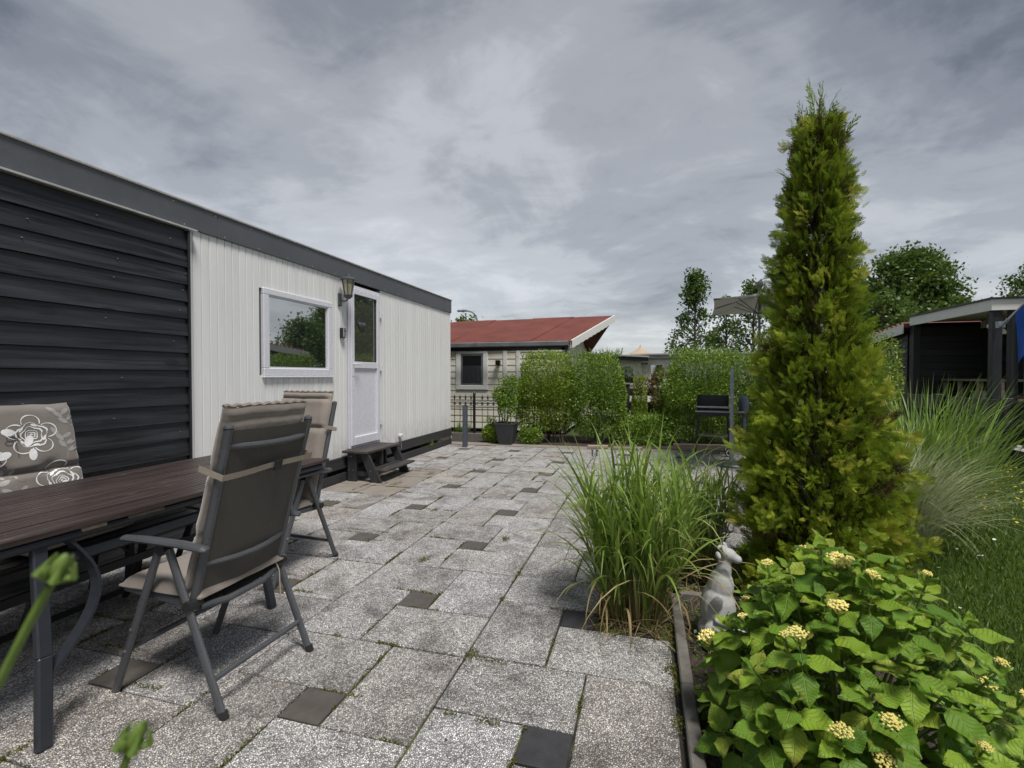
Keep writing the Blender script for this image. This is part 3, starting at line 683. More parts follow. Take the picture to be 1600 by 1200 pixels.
# ================================================================== GARDEN FURNITURE
# table
TZ = .792
tb = thing('garden_table', 'long brown boarded garden table on a blue black metal frame', 'table', (-2.735, 2.0, 0))
tx0, tx1, ty0, ty1 = -.50, .485, -1.30, 1.07
nb = 6; bw = (tx1-tx0)/nb
for k in range(nb):
    a = tx0+k*bw
    t = MB()
    prof = [(a+.006, TZ-.022), (a+.006, TZ-.004), (a+.007, TZ)]
    for g in (.27, .52, .76): gx = a+bw*g; prof += [(gx-.005, TZ), (gx-.0025, TZ-.004), (gx+.0025, TZ-.004), (gx+.005, TZ)]
    prof += [(a+bw-.007, TZ), (a+bw-.006, TZ-.004), (a+bw-.006, TZ-.022)]
    n = len(prof); t.v = [(x_, yv, z_) for yv in (ty0, ty1) for x_, z_ in prof]; t.f = [tuple(range(n)), tuple(range(n, 2*n))[::-1]] + [(i, i+1, n+i+1, n+i) for i in range(n-1)] + [(n-1, 0, n, 2*n-1)]
    obj('table_board', t, MAT['slat'], tb, smooth=15)
fr = obj('frame', MB().tube([(tx1-.035, ty0+.12, TZ-.046), (tx1-.035, ty1-.06, TZ-.046)], .020, 10).tube([(tx0+.035, ty0+.12, TZ-.046), (tx0+.035, ty1-.06, TZ-.046)], .020, 10), MAT['tableframe'], tb)
for yv in (ty0+.16, -.2, .45, ty1-.1): obj('cross_rail', MB().box(tx0+.05, tx1-.05, yv-.02, yv+.02, TZ-.062, TZ-.026, .003), MAT['tableframe'], tb)
for yv, lw in ((-.55, .10), (-.36, .17), (.1, .14)): obj('bare_wood_chip', MB().box(tx1-.03, tx1-.014, yv, yv+lw, TZ-.043, TZ-.024, .004), MAT['oldwood'], tb)
for sx in (-1, 1):
    xt = tx1-.055 if sx > 0 else tx0+.055; xf = tx1+.08 if sx > 0 else tx0-.08
    for yf, ytop, ycv in ((-.75, -.68, -.60), (.40, .33, .25)):
        sgn = 1 if yf < 0 else -1
        obj('leg', MB().bar((xf, yf, 0), (xf-sx*.045, yf+.03*sgn, .33), .05, .034, .006, (1, 0, 0)).bar((xf-sx*.045, yf+.03*sgn, .325), (xt, ytop, TZ-.04), .05, .032, .006, (1, 0, 0)), MAT['tableframe'], tb)
        cv = []
        for q in range(13):
            t_ = q/12; yb = ycv + sgn*(.13*math.sin(t_*math.pi*.95)*1.0) + (yf+.03*sgn-ycv)*(t_**2.2); cv.append((xt + (xf-sx*.04-xt)*(t_**1.3)*.9, yb, TZ-.045 - t_*.49))
        mbc = MB()
        for q in range(12): mbc.bar(cv[q], cv[q+1], .012, .05, 0, (1, 0, 0))
        obj('curved_brace', mbc, MAT['tableframe'], tb)
    obj('stretcher', MB().box(xt-.012, xt+.012, -.66, .32, TZ-.16, TZ-.12), MAT['tableframe'], tb)

# cushions
def pillow(w, h, t, nu=28, nv=40, seams=(), edge=.018, wr=.004, seed=0, tufts=()):
    """upright slab: x thickness (front +t .. back 0), y width, z height"""
    def prof(u, v):
        e = min(1, min(u, 1-u)*w/.055)*1.0; f = min(1, min(v, 1-v)*h/.055)
        k = (max(0, math.sin(e*math.pi/2))*max(0, math.sin(f*math.pi/2)))**.55
        for s_ in seams: k *= 1-.72*math.exp(-((v-s_)*h/.014)**2)
        for (tu, tv) in tufts: k *= 1-.75*math.exp(-(((u-tu)*w)**2+((v-tv)*h)**2)/.0016) 
        nz = mnoise.noise(Vector((u*w*7+seed, v*h*9, seed*3.1)))*wr + mnoise.noise(Vector((u*w*22+seed, v*h*8, 5+seed)))*wr*.45
        return k*t + nz*(.25+k)
    def rim(u, v):
        # slightly wavy outline
        wy = (u-.5)*w; wz = v*h
        wy += .006*mnoise.noise(Vector((seed, v*h*8, 1)))*(2*u-1); wz += .006*mnoise.noise(Vector((u*w*9, seed, 2)))*(2*v-1)
        return wy, wz
    m = MB()
    m.grid(lambda u, v: (.004+prof(u, v)*.75, *rim(u, v)), nu, nv); n1 = len(m.v)
    m.grid(lambda u, v: (-.004-prof(u, v)*.25, *rim(u, v)), nu, nv)
    def bi(i, j): return j*(nu+1)+i
    loop = [bi(i, 0) for i in range(nu)] + [bi(nu, j) for j in range(nv)] + [bi(i, nv) for i in range(nu, 0, -1)] + [bi(0, j) for j in range(nv, 0, -1)]
    m.f += [(loop[q], loop[(q+1) % len(loop)], n1+loop[(q+1) % len(loop)], n1+loop[q]) for q in range(len(loop))]
    return m, prof, rim

def make_chair(label, loc, rz):
    """reclining armchair, faces local -X, feet centred on the origin"""
    c = thing('garden_chair', label, 'chair', loc, rz)
    Fm = MAT['frame']; hw = .255
    p0 = Vector((.125, 0, .455)); p1 = Vector((.325, 0, 1.19)); d = (p1-p0).normalized(); nrm = Vector((-d.z, 0, d.x))   # towards the sitter
    def bp(t, y, off=0): q = p0 + (p1-p0)*t + nrm*off; return (q.x, y, q.z)
    for s in (-1, 1):
        y_ = s*hw
        obj('front_leg', MB().tube([(-.305, y_, 0), (-.30, y_, .012), (-.035, y_, .665)], .019, 10, True, .72, (0, 1, 0)), Fm, c)
        rl = obj('rear_leg', MB().tube([(.305, y_, 0), (.30, y_, .012), (.02, y_, .668)], .019, 10, True, .72, (0, 1, 0)), Fm, c)
        obj('foot_cap', MB().tube([(.309, y_, 0), (.298, y_, .028)], .0215, 10, True, .8, (0, 1, 0)), MAT['plastic'], rl)
        ym = y_ + s*.012
        obj('armrest', MB().tube([(-.225, ym, .694), (-.215, ym, .700), (-.1, ym, .703), (.1, ym, .702), (.225, ym, .694), (.24, ym, .688)], [.012, .024, .027, .027, .025, .014], 10, True, .55, (0, 0, 1)), Fm, c)
        obj('arm_joint', MB().tube([(-.008, y_-.02, .668), (-.008, y_+.02, .668)], .026, 10).box(-.03, .015, y_-.012, y_+.012, .665, .69), MAT['plastic'], c)
        obj('back_post', MB().tube([bp(0, s*.228), bp(.5, s*.230), bp(1, s*.235)], .0205, 12, True, .85, (0, 1, 0)).lathe([(.0205, 0), (.018, .010), (.010, .016), (0, .018)], bp(1, s*.235), 12, False), Fm, c)
        obj('seat_rail', MB().bar((-.29, s*.215, .455), (.14, s*.215, .425), .022, .036, .006), Fm, c)
        obj('ratchet_joint', MB().tube([(.135, s*.21, .445), (.135, s*.275, .445)], .022, 10).tube([(.09, s*.235, .45), (.135, s*.235, .445)], .014, 8), MAT['plastic'], c)
        rv = MB()
        for (x_, z_) in ((-.225, .2), (-.03, .655), (.012, .657), (-.19, .3)): rv.tube([(x_, s*(hw+.010), z_), (x_, s*(hw+.016), z_)], .006, 8)
        obj('rivet', rv, MAT['inox'], c)
    obj('rear_stretcher', MB().tube([(.245, -hw, .145), (.245, hw, .145)], .0125, 10), Fm, c)
    obj('front_stretcher', MB().tube([(-.222, -hw, .205), (-.222, hw, .205)], .0125, 10), Fm, c)
    obj('seat_front_bar', MB().tube([(-.29, -.215, .452), (-.30, -.1, .446), (-.30, .1, .446), (-.29, .215, .452)], .016, 10), Fm, c)
    obj('seat_rear_bar', MB().tube([(.14, -.215, .425), (.165, -.1, .41), (.165, .1, .41), (.14, .215, .425)], .015, 10), Fm, c)
    def curve(t, depth, r): return MB().tube([bp(t, -.225, -.0), *[bp(t, q*.225, -depth*(1-q*q)) for q in (-.7, -.4, 0, .4, .7)], bp(t, .225, 0)], r, 10)
    obj('upper_back_bar', curve(.895, .035, .0145), Fm, c); obj('lower_back_bar', curve(.21, .045, .0125), Fm, c)
    # sling, back and seat
    obj('back_sling', MB().grid(lambda u, v: bp(.045+.945*v, (u-.5)*.445, -.012-.014*math.sin(math.pi*u)), 10, 14), MAT['sling'], c)
    obj('seat_sling', MB().grid(lambda u, v: (-.285+.43*v, (u-.5)*.42, .462-.03*v-.018*math.sin(math.pi*u)), 8, 8), MAT['sling'], c)
    ang = math.atan2(p1.x-p0.x, p1.z-p0.z)
    bm_, _, _ = pillow(.485, .82, .052, 30, 48, (.32, .66, .94), wr=.007, seed=loc[0]*3)
    R = Matrix.Rotation(ang, 3, 'Y'); o_ = Vector(bp(.02, 0, .040)); t = MB()
    t.v = [tuple(R @ Vector((-x_, y_, z_)) + o_) for x_, y_, z_ in bm_.v]; t.f = bm_.f
    cu = obj('back_cushion', t, MAT['cushion'], c, smooth=60)
    hem = [tuple(R @ Vector((-.004, (u-.5)*.478, .826 + .004*math.sin(u*55))) + o_) for u in [k/30 for k in range(31)]]
    obj('hem', MB().tube(hem, .009, 6), MAT['cushion'], cu)
    sm_, _, _ = pillow(.47, .47, .05, 26, 26, (), wr=.006, seed=loc[1]*2+4)
    t = MB(); t.v = [(.165-z_, y_, .468+x_ - .02*(.47-z_)*0 - .03*(.47-z_)/.47*-1*0) for x_, y_, z_ in sm_.v]; t.f = sm_.f
    obj('seat_cushion', t, MAT['cushion'], c, smooth=60)
    # strap round the back
    sp = obj('strap', MB().grid(lambda u, v: bp(.735+.036*v-.018*(1-2*abs(u-.5))*0 + .02*(u-.5), (u-.5)*.52, -.046-.004*math.sin(u*9)), 20, 2)
        .grid(lambda u, v: bp(.725+.036*v, -.26, -.046+.13*u), 6, 1).grid(lambda u, v: bp(.745+.036*v, .26, -.046+.13*u), 6, 1), MAT['strap'], c)
    obj('buckle', MB().box(-.004, .004, -.022, .022, -.024, .024, .002), MAT['plastic'], sp, bp(.752, .03, -.054), (0, ang, 0))
    obj('tie', MB().tube([bp(.02, .2, -.02), bp(-.03, .205, -.05), (bp(0, .2)[0]+.05, .2, .36), (bp(0, .2)[0]+.052, .203, .27)], .004, 5), MAT['strap'], c)
    return c
make_chair('grey reclining chair seen from behind with beige strap round its woven back', (-1.957, 1.822, 0), rad(-1))
make_chair('grey reclining chair with taupe cushion drawn up to the far table end', (-2.585, 2.93, 0), rad(86))

# metal bench behind the table
bn = thing('garden_bench', 'dark metal bench between the table and the black boarded wall', 'bench', (-3.28, 1.75, 0))
BM = MAT['black']
for z0, z1 in ((.405, .455), (.285, .335)): obj('front_rail', MB().box(.33, .342, -.95, .86, z0, z1, .003), BM, bn)
obj('rear_rail', MB().box(-.22, -.2, -.95, .86, .40, .45, .003), BM, bn)
for k in range(5): obj('seat_slat', MB().box(-.19+k*.105, -.095+k*.105, -.95, .86, .455, .475, .005), MAT['board'], bn)
for yv in (-.9, -.02, .52, .82):
    obj('front_leg', MB().bar((.10, yv, 0), (.30, yv, .42), .03, .03, .004, (0, 1, 0)), BM, bn); obj('rear_leg', MB().bar((-.22, yv+.02, 0), (-.14, yv+.02, .45), .03, .03, .004, (0, 1, 0)), BM, bn)
for z_, x_ in ((.06, .13), (.13, -.19)): obj('stretcher', MB().box(x_-.012, x_+.012, -.95, .84, z_-.014, z_+.014), BM, bn)
obj('end_bracket', MB().tube([(.336, .86, .43), (.30, .93, .44), (.2, .96, .45), (.0, .96, .46)], .014, 6), BM, bn)
bt = MB()
for yv in (.79, .83, -.3, -.26): bt.tube([(.342, yv, .43), (.347, yv, .43)], .007, 8)
obj('bolt', bt, MAT['inox'], bn)

# floral cushion: back pad with printed roses, seat pad
fc = thing('floral_cushion', 'taupe high-back cushion printed with white roses leaning on black boards', 'cushion', (-3.37, 1.905, .50), rad(3))
fw, fh = .60, .75
pm, prof, rim = pillow(fw, fh, .075, 34, 44, (.47,), wr=.007, seed=11, tufts=((.3, .47), (.7, .47)))
ang = rad(-13); Rf = Matrix.Rotation(ang, 3, 'Y')
def surf(y_, z_, lift):
    u = min(max(y_/fw+.5, 0), 1); v = min(max(z_/fh, 0), 1)
    return tuple(Rf @ Vector((.004+prof(u, v)*.75+lift, y_, z_)))
t = MB(); t.v = [tuple(Rf @ Vector(p)) for p in pm.v]; t.f = pm.f
fco = obj('pad', t, MAT['floral'], fc, smooth=60)
def ribbon(mb, pts, wd, lift=.0022, closed=False):
    """thin strip along a 2-D curve on the pad"""
    n = len(pts); L_ = []; R_ = []
    for i in range(n):
        a = pts[(i-1) % n] if closed else pts[max(i-1, 0)]; b = pts[(i+1) % n] if closed else pts[min(i+1, n-1)]
        dx, dy = b[0]-a[0], b[1]-a[1]; l_ = math.hypot(dx, dy) or 1; w_ = wd(i/n) if callable(wd) else wd
        L_.append(surf(pts[i][0]-dy/l_*w_, pts[i][1]+dx/l_*w_, lift)); R_.append(surf(pts[i][0]+dy/l_*w_, pts[i][1]-dx/l_*w_, lift))
    m = n if closed else n-1
    mb.add(L_+R_, [(i, (i+1) % n, n+(i+1) % n, n+i) for i in range(m)])
def blob(mb, c, rx, rz, a, lift=.002, pts=14):
    q = [(c[0]+rx*math.cos(k*2*math.pi/pts)*math.cos(a)-rz*math.sin(k*2*math.pi/pts)*math.sin(a), c[1]+rx*math.cos(k*2*math.pi/pts)*math.sin(a)+rz*math.sin(k*2*math.pi/pts)*math.cos(a)) for k in range(pts)]
    mb.add([surf(*p, lift) for p in q]+[surf(*c, lift)], [(k, (k+1) % pts, pts) for k in range(pts)])
def rose(c, s, a0):
    m = MB()
    def P_(r, a): return (c[0]+r*s*math.cos(a+a0), c[1]+r*s*math.sin(a+a0)*.92)
    sp = [P_(.03+.24*k/50+.02*math.sin(k*1.3), k/50*math.pi*5.2) for k in range(51)]; ribbon(m, sp, lambda t_: s*.017*(1+.5*math.sin(t_*21)))
    for r0, nl, ph in ((.38, 5, .4), (.55, 5, 1.1)):
        ribbon(m, [P_(r0*(1+.10*math.sin(nl*k/60*2*math.pi+ph)+.02*math.sin(k*2.1)), k/60*2*math.pi) for k in range(60)], lambda t_: s*.021*(1+.6*math.sin(t_*17+ph)), closed=True)
    for k in range(5):      # outer petals, outlined
        a = k*2*math.pi/5+.3; cc = (.62*math.cos(a), .62*math.sin(a)); pe = []
        for q in range(17):
            b = a-1.9+3.8*q/16; pe.append((c[0]+s*(cc[0]+.33*math.cos(b)*1.05)*1.0, c[1]+s*(cc[1]+.33*math.sin(b))*.92))
        ribbon(m, pe, lambda t_: s*.02*(1+.4*math.sin(t_*13)))
    for a, r in ((2.6, .85), (4.3, .92), (3.9, .3)): blob(m, P_(r, a), s*.26, s*.15, a+a0)
    for a in (1.0, 2.2, 3.4, 4.6, 5.6): blob(m, P_(.47, a), s*.13, s*.045, a+a0+1.5)
    obj('rose_print', m, MAT['print_white'], fco, smooth=0)
for c_, s_, a_ in (((.05, .56), .135, .3), ((.16, .27), .14, 1.2), ((-.22, .42), .14, 2.3), ((-.05, .06), .13, .6)): rose(c_, s_, a_)
def sprig(c, a, n, s):
    lm = MB()
    ax = [(c[0]+s*t_*math.cos(a+.5*t_), c[1]+s*t_*math.sin(a+.5*t_)) for t_ in [k/8 for k in range(9)]]; ribbon(lm, ax, .0012, .0015)
    for k in range(n):
        p = ax[2+k*6//n]; sd = 1 if k % 2 else -1; b = a+sd*.9; blob(lm, (p[0]+.033*math.cos(b), p[1]+.033*math.sin(b)), .028, .013, b, .0015)
    obj('sprig_print', lm, MAT['print_grey'], fco, smooth=0)
for c_, a_ in (((.21, .40), 1.3), ((-.2, .55), 1.9), ((-.02, .3), 2.6), ((-.2, .1), 1.2), ((.0, .12), 1.7), ((.26, .55), 1.6), ((-.27, .2), 1.0)): sprig(c_, a_, 6, .17)
dm = MB()
for c_, a_ in (((-.03, .44), 1.6), ((-.09, .39), 2.2)):
    ribbon(dm, [(c_[0]+.12*t_*math.cos(a_), c_[1]+.12*t_*math.sin(a_)) for t_ in [k/6 for k in range(7)]], .0016)
    for q in range(4):
        b = a_-1+q*.9; cc = (c_[0]+.09*math.cos(a_)+.03*math.cos(b), c_[1]+.09*math.sin(a_)+.03*math.sin(b)); ribbon(dm, [(cc[0]+.02*math.cos(k*.7), cc[1]+.013*math.sin(k*.7)) for k in range(9)], .0014, closed=True)
obj('twig_print', dm, MAT['print_dark'], fco, smooth=0)
sm_, _, _ = pillow(.55, .50, .06, 20, 20, seed=21, wr=.008); t = MB(); t.v = [(.62-z_, y_, .02+x_-.03*0) for x_, y_, z_ in sm_.v]; t.f = sm_.f
t.v = [(x_-.26, y_+.02, z_+(-.02)) for x_, y_, z_ in t.v]
obj('seat_pad', t, MAT['floral'], fc, smooth=60)

# ================================================================== THINGS ON THE FAR PATIO
bo_ = thing('bollard', 'slim blue grey square bollard on a plate near the chalet corner', 'bollard', (-3.386, 8.80, 0))
obj('post', MB().box(-.042, .042, -.042, .042, .012, .82, .006), MAT['greypost'], bo_); obj('base_plate', MB().box(-.13, .13, -.10, .10, .001, .013, .003), MAT['concrete'], bo_)
obj('cap', MB().box(-.044, .044, -.044, .044, .82, .827, .003), MAT['plastic'], bo_)

pc = at(1143, 727, z=0)
pb = thing('steel_tube_stand', 'grey steel tube standing in a round parasol foot beside the barbecue', 'stand', (pc.x, pc.y, 0))
obj('base', MB().lathe([(.27, .002), (.275, .02), (.26, .045), (.10, .065), (.05, .07)], n=32), MAT['frame'], pb)
obj('tube', MB().tube([(0, 0, .06), (0, 0, .55)], .036, 14).tube([(0, 0, .55), (-.004, 0, 1.52)], .027, 14), MAT['galv'], pb); obj('clamp', MB().tube([(0, 0, .53), (0, 0, .57)], .041, 14).box(.035, .06, -.012, .012, .535, .565), MAT['frame'], pb)

bq = thing('barbecue', 'black charcoal barbecue cart with wooden shelf in front of the hedge', 'barbecue', (1.16, 9.20, 0), rad(-6))
K = MAT['black']
for sx in (-1, 1):
    for sy in (-1, 1):
        obj('leg', MB().bar((sx*.285, sy*.18, 0 if sx < 0 else .06), (sx*.235, sy*.13, .77), .035, .035, .004, (0, 1, 0)), K, bq)
obj('fire_bowl', MB().prism([(-.27, .77), (.27, .77), (.25, .70), (-.25, .70)], 1, -.17, .17), K, bq)
obj('rim', MB().box(-.29, .29, -.185, .185, .768, .782, .003), MAT['alu'], bq)
hd = obj('wind_shield', MB().box(-.26, .26, .15, .165, .782, 1.06, .004).box(-.26, -.245, -.1, .15, .782, 1.06, .004).box(.245, .26, -.1, .15, .782, 1.06, .004), K, bq)
gr = MB()
for k in range(15): gr.tube([(-.24, -.16+k*.021, .845), (.24, -.16+k*.021, .845)], .0035, 5)
obj('grill', gr.tube([(-.27, -.17, .845), (.27, -.17, .845)], .006, 6).box(-.28, .28, -.19, -.175, .86, .872), MAT['inox'], bq)
for k in range(4): obj('shelf_slat', MB().box(-.27, .29, -.15+k*.075, -.082+k*.075, .34, .358, .003), MAT['oldwood'], bq)
obj('side_shelf', MB().box(.29, .52, -.15, .15, .76, .778, .004), MAT['oldwood'], bq)
for sy in (-1, 1):
    wh = obj('wheel', MB().tube([(.27, sy*.20-.02, .075), (.27, sy*.20+.02, .075)], .075, 20), K, bq)
    obj('hub_ring', MB().lathe([(.040, -.023), (.058, -.023), (.058, .023), (.040, .023)], n=20, cap=False), MAT['pvc'], wh, (.27, sy*.20, .075), (math.pi/2, 0, 0))
gp = at(1163, 672, y=9.3)
sp_ = thing('tool_stand', 'dark grey rounded stand half hidden behind the golden conifer', 'stand', (gp.x, 9.35, 0))
obj('shaft', MB().tube([(0, 0, 0), (0, 0, .75)], .035, 10), MAT['greypost'], sp_); obj('head', MB().lathe([(.03, .72), (.085, .76), (.09, .95), (.07, 1.02), (.03, 1.05), (0, 1.055)], n=14), MAT['greypost'], sp_)

# parasol
pa = thing('parasol', 'open taupe rectangular parasol on a dark pole in front of the hedge', 'parasol', (1.66, 8.03, 0), rad(-6.5))
hx, hy, ze, zp = .66, 1.02, 2.455, 2.66
obj('pole', MB().tube([(0, 0, 0), (0, 0, 2.72)], .019, 12), MAT['frame'], pa)
def canopy(u, v):
    x_ = (u-.5)*2; y_ = (v-.5)*2; m_ = max(abs(x_), abs(y_)); sag = .035*math.sin(math.pi*min(1, m_))*(1-abs(abs(x_)-abs(y_)))
    edge = .03*(1-min(abs(x_), abs(y_))**2) if m_ > .98 else 0
    return (x_*hx*(1-.04*(1-y_*y_)), y_*hy*(1-.03*(1-x_*x_)), zp-(zp-ze)*m_ - sag + edge*.6)
cn = MB().grid(canopy, 16, 16); cn2 = MB().grid(lambda u, v: tuple(Vector(canopy(u, v))+Vector((0, 0, .006))), 16, 16); n0 = len(cn.v); cn.v += cn2.v; cn.f += [tuple(i+n0 for i in f[::-1]) for f in cn2.f]
bi = lambda i, j: j*17+i
lp = [bi(i, 0) for i in range(16)]+[bi(16, j) for j in range(16)]+[bi(i, 16) for i in range(16, 0, -1)]+[bi(0, j) for j in range(16, 0, -1)]
cn.f += [(lp[q], lp[(q+1) % 64], n0+lp[(q+1) % 64], n0+lp[q]) for q in range(64)]
cp = obj('canopy', cn, MAT['canvas'], pa, smooth=40)
for k, (ax, ay) in enumerate(((1, 1), (1, -1), (-1, 1), (-1, -1), (0, 1), (0, -1), (1, 0), (-1, 0))):
    e = Vector(canopy(.5+ax*.49, .5+ay*.49)); rb = obj('rib', MB().tube([(0, 0, zp-.02), (e.x, e.y, e.z-.012)], .008, 6), MAT['frame'], pa)
    m_ = Vector((0, 0, zp-.02)).lerp(e, .52); obj('strut', MB().tube([(0, 0, 2.33), (m_.x, m_.y, m_.z-.012)], .006, 6), MAT['frame'], rb)
obj('runner', MB().tube([(0, 0, 2.29), (0, 0, 2.36)], .034, 12), MAT['frame'], pa)
obj('finial', MB().lathe([(.012, 2.66), (.02, 2.72), (.045, 2.75), (.05, 2.78), (.04, 2.82), (.015, 2.84), (0, 2.842)], n=14), MAT['frame'], pa)
obj('foot', MB().lathe([(.2, .0), (.2, .05), (.04, .07), (.03, .3)], n=20), MAT['frame'], pa)

# planter and its shrub (leaves come with the greenery)
pt = thing('plant_pot', 'tall tapered anthracite planter holding a young shrub by the iron fence', 'plant pot', (-2.76, 9.55, 0))
def potring(h, z): b = h*.12; return [(-h+b, -h, z), (h-b, -h, z), (h, -h+b, z), (h, h-b, z), (h-b, h, z), (-h+b, h, z), (-h, h-b, z), (-h, -h+b, z)]
rr = [potring(.135, .0), potring(.19, .30), potring(.212, .41), potring(.222, .415), potring(.222, .44), potring(.195, .44), potring(.185, .38)]
t = MB(); [t.v.extend(r) for r in rr]
for a in range(len(rr)-1): t.f += [(a*8+k, a*8+(k+1) % 8, a*8+8+(k+1) % 8, a*8+8+k) for k in range(8)]
t.f += [tuple(range(8))[::-1]]; obj('shell', t, MAT['pot'], pt); obj('potting_soil', MB().box(-.175, .175, -.175, .175, .33, .39), MAT['soil'], pt)

# pegs and timbers lying at the hedge
for k, px in enumerate((925.5, 932.5)):
    g = at(px, 713, z=0); tag(obj('ground_peg', MB().tube([(0, 0, -.02), (0, 0, .10)], .013, 8).tube([(0, 0, .10), (0, 0, .115)], .019, 8), MAT['greypost'], None, (g.x, g.y, 0)), ('short dark peg in the far paving, nearer the pale plank', 'short dark peg in the far paving, nearer the brown plank')[k], 'peg', 'pair of ground pegs')
for nm, px0, px1, yv, ht, mt, lb in (('timber_plank', 918, 950, 9.42, .05, 'oldwood', 'short pale plank lying before the left hedge end'), ('timber_plank', 958, 1004, 9.40, .045, 'paver_tan', 'brown plank lying before the gap between the hedges'), ('timber_beam', 1052, 1142, 9.66, .11, 'oldwood', 'long pale timber edging beam under the barbecue')):
    a = at(px0, 695, y=yv); b = at(px1, 695, y=yv+.05)
    tag(obj(nm, MB().bar((0, 0, ht/2), (b.x-a.x, b.y-a.y, ht/2+.004), .12, ht, .006), MAT[mt], None, (a.x, a.y, 0)), lb, 'timber')
# ================================================================== NEIGHBOURING BUILDINGS
# red-roofed cabin
rh = thing('red_roof_cabin', 'cream boarded cabin under a red felt roof beyond the iron fence', 'cabin', (-5.0, 12.0, 0))
ox, oy = -5.0, 12.0
rx0, rx1 = -9.5, -1.95
rw = obj('wall', MB().box(rx0-ox, rx1-ox, .03, 4.6, 0, 2.25), MAT['cream'], rh)
SB = .165
wx0, wx1, wz0, wz1 = -4.735, -4.107, 1.155, 1.987
mz = 0.02; sid = {}
def sboard(x0, x1, z):
    key = (round(x0, 2), round(x1, 2))
    if key not in sid:
        me = MB().prism([(.03, 0), (.03, SB), (.012, SB), (0, .012), (.004, 0)], 0, x0-ox, x1-ox).mesh('siding_board', 20); me.materials.append(MAT['siding']); sid[key] = me
    link('siding_board', sid[key], None, rw, (0, 0, z))
while mz < 2.1:
    if mz+SB > wz0-.12 and mz < wz1+.1: sboard(rx0, wx0-.12, mz); sboard(wx1+.12, rx1, mz)
    else: sboard(rx0, rx1, mz)
    mz += SB+.0005
wn = obj('window', MB().box(wx0-.13-ox, wx1+.13-ox, -.03, .03, wz1, wz1+.11, .01).box(wx0-.13-ox, wx1+.13-ox, -.03, .03, wz0-.12, wz0, .01).box(wx0-.13-ox, wx0-ox, -.031, .03, wz0, wz1, .01).box(wx1-ox, wx1+.13-ox, -.031, .03, wz0, wz1, .01), MAT['whitepaint'], rh)
obj('window_frame', MB().box(wx0-ox, wx1-ox, -.02, .0, wz1-.05, wz1).box(wx0-ox, wx1-ox, -.02, .0, wz0, wz0+.05).box(wx0-ox, wx0+.05-ox, -.021, .0, wz0+.05, wz1-.05).box(wx1-.05-ox, wx1-ox, -.021, .0, wz0+.05, wz1-.05), MAT['zinc'], wn)
obj('pane', MB().box(wx0+.05-ox, wx1-.05-ox, -.008, -.004, wz0+.05, wz1-.05), MAT['glass_clear'], wn)
obj('curtain', MB().grid(lambda u, v: (wx0+.06-ox+(wx1-wx0-.12)*u, .006+.006*math.sin(u*62), wz0+.06+.46*v), 60, 2), MAT['curtain'], wn)
obj('unlit_room_panel', MB().box(wx0+.04-ox, wx1-.04-ox, .018, .029, wz0+.04, wz1-.04), MAT['dark'], wn)  # flat black sheet, its colour stands in for an unlit room
for xa in (wx1+.55, wx1+.9): obj('trim_board', MB().box(xa-ox, xa+.10-ox, -.02, .0, 0, 2.12, .004), MAT['whitepaint'], rh)
# roof: eave at y=12, prow ridge at y=14.5
E0, E1 = Vector((rx0-ox, -.30, 2.24)), Vector((-1.78-ox, -.02, 2.27)); R0, R1 = Vector((rx0-ox, 2.5, 3.10)), Vector((-.88-ox, 2.5, 3.17))
B0, B1 = Vector((rx0-ox, 5.0, 2.2)), Vector((-1.9-ox, 5.0, 2.2))
def roofq(a, b, c, d, th): dn = Vector((0, 0, -th)); return [a, b, c, d, a+dn, b+dn, c+dn, d+dn], [(0, 1, 2, 3), (7, 6, 5, 4), (0, 4, 5, 1), (1, 5, 6, 2), (2, 6, 7, 3), (3, 7, 4, 0)]
ro = obj('roof', MB().add(*roofq(E0, E1, R1, R0, .06)).add(*roofq(R0, R1, B1, B0, .06)), MAT['redroof'], rh, smooth=0)
# felt strips with proud laps
nst = 7
for k in range(nst):
    a = k/nst; b = (k+1)/nst + .006
    p = [E0.lerp(E1, a), E0.lerp(E1, b if k < nst-1 else 1), R0.lerp(R1, b if k < nst-1 else 1), R0.lerp(R1, a)]
    p = [q + Vector((0, 0, .008 + .014*(k % 2))) for q in p]; obj('roofing_sheet', MB().add(*roofq(*p, .004)), MAT['redroof'], ro, smooth=0)
obj('soffit', MB().add(*roofq(E0+Vector((0, .05, -.075)), E1+Vector((-.03, .03, -.075)), R1+Vector((-.03, 0, -.075)), R0+Vector((0, 0, -.075)), .012)), MAT['creamsoffit'], rh, smooth=0)
obj('gutter', MB().box(rx0-ox, E1.x-.02, -.40, -.29, 2.13, 2.255, .02), MAT['zinc'], rh); obj('gutter_board', MB().box(rx0-ox, E1.x-.03, -.28, -.255, 2.04, 2.135), MAT['black'], rh)
# white bargeboard with scalloped lower edge
vb = MB(); d = R1-E1; nseg = 22; up = Vector((0, 0, 1)); sidev = Vector((.02, 0, 0)); pv = []
for k in range(nseg+1):
    q = E1 + d*(k/nseg); low = .17 + .018*abs(math.sin(k/nseg*math.pi*11)); pv += [q+Vector((.0, -.01, .02))+sidev, q+Vector((.0, -.01, -low))+sidev, q+Vector((0, -.01, .02))-sidev, q+Vector((0, -.01, -low))-sidev]
for k in range(nseg):
    a = 4*k; vb.f += [(a, a+1, a+5, a+4), (a+2, a+6, a+7, a+3), (a, a+4, a+6, a+2), (a+1, a+3, a+7, a+5)]
vb.v = [tuple(p) for p in pv]; obj('bargeboard', vb, MAT['whitepaint'], rh, smooth=0)
obj('gable_wall', MB().prism([(.04, 2.2), (2.5, 3.02), (4.6, 2.2)], 0, rx1-.05-ox, rx1-.01-ox), MAT['siding'], rh, smooth=0)
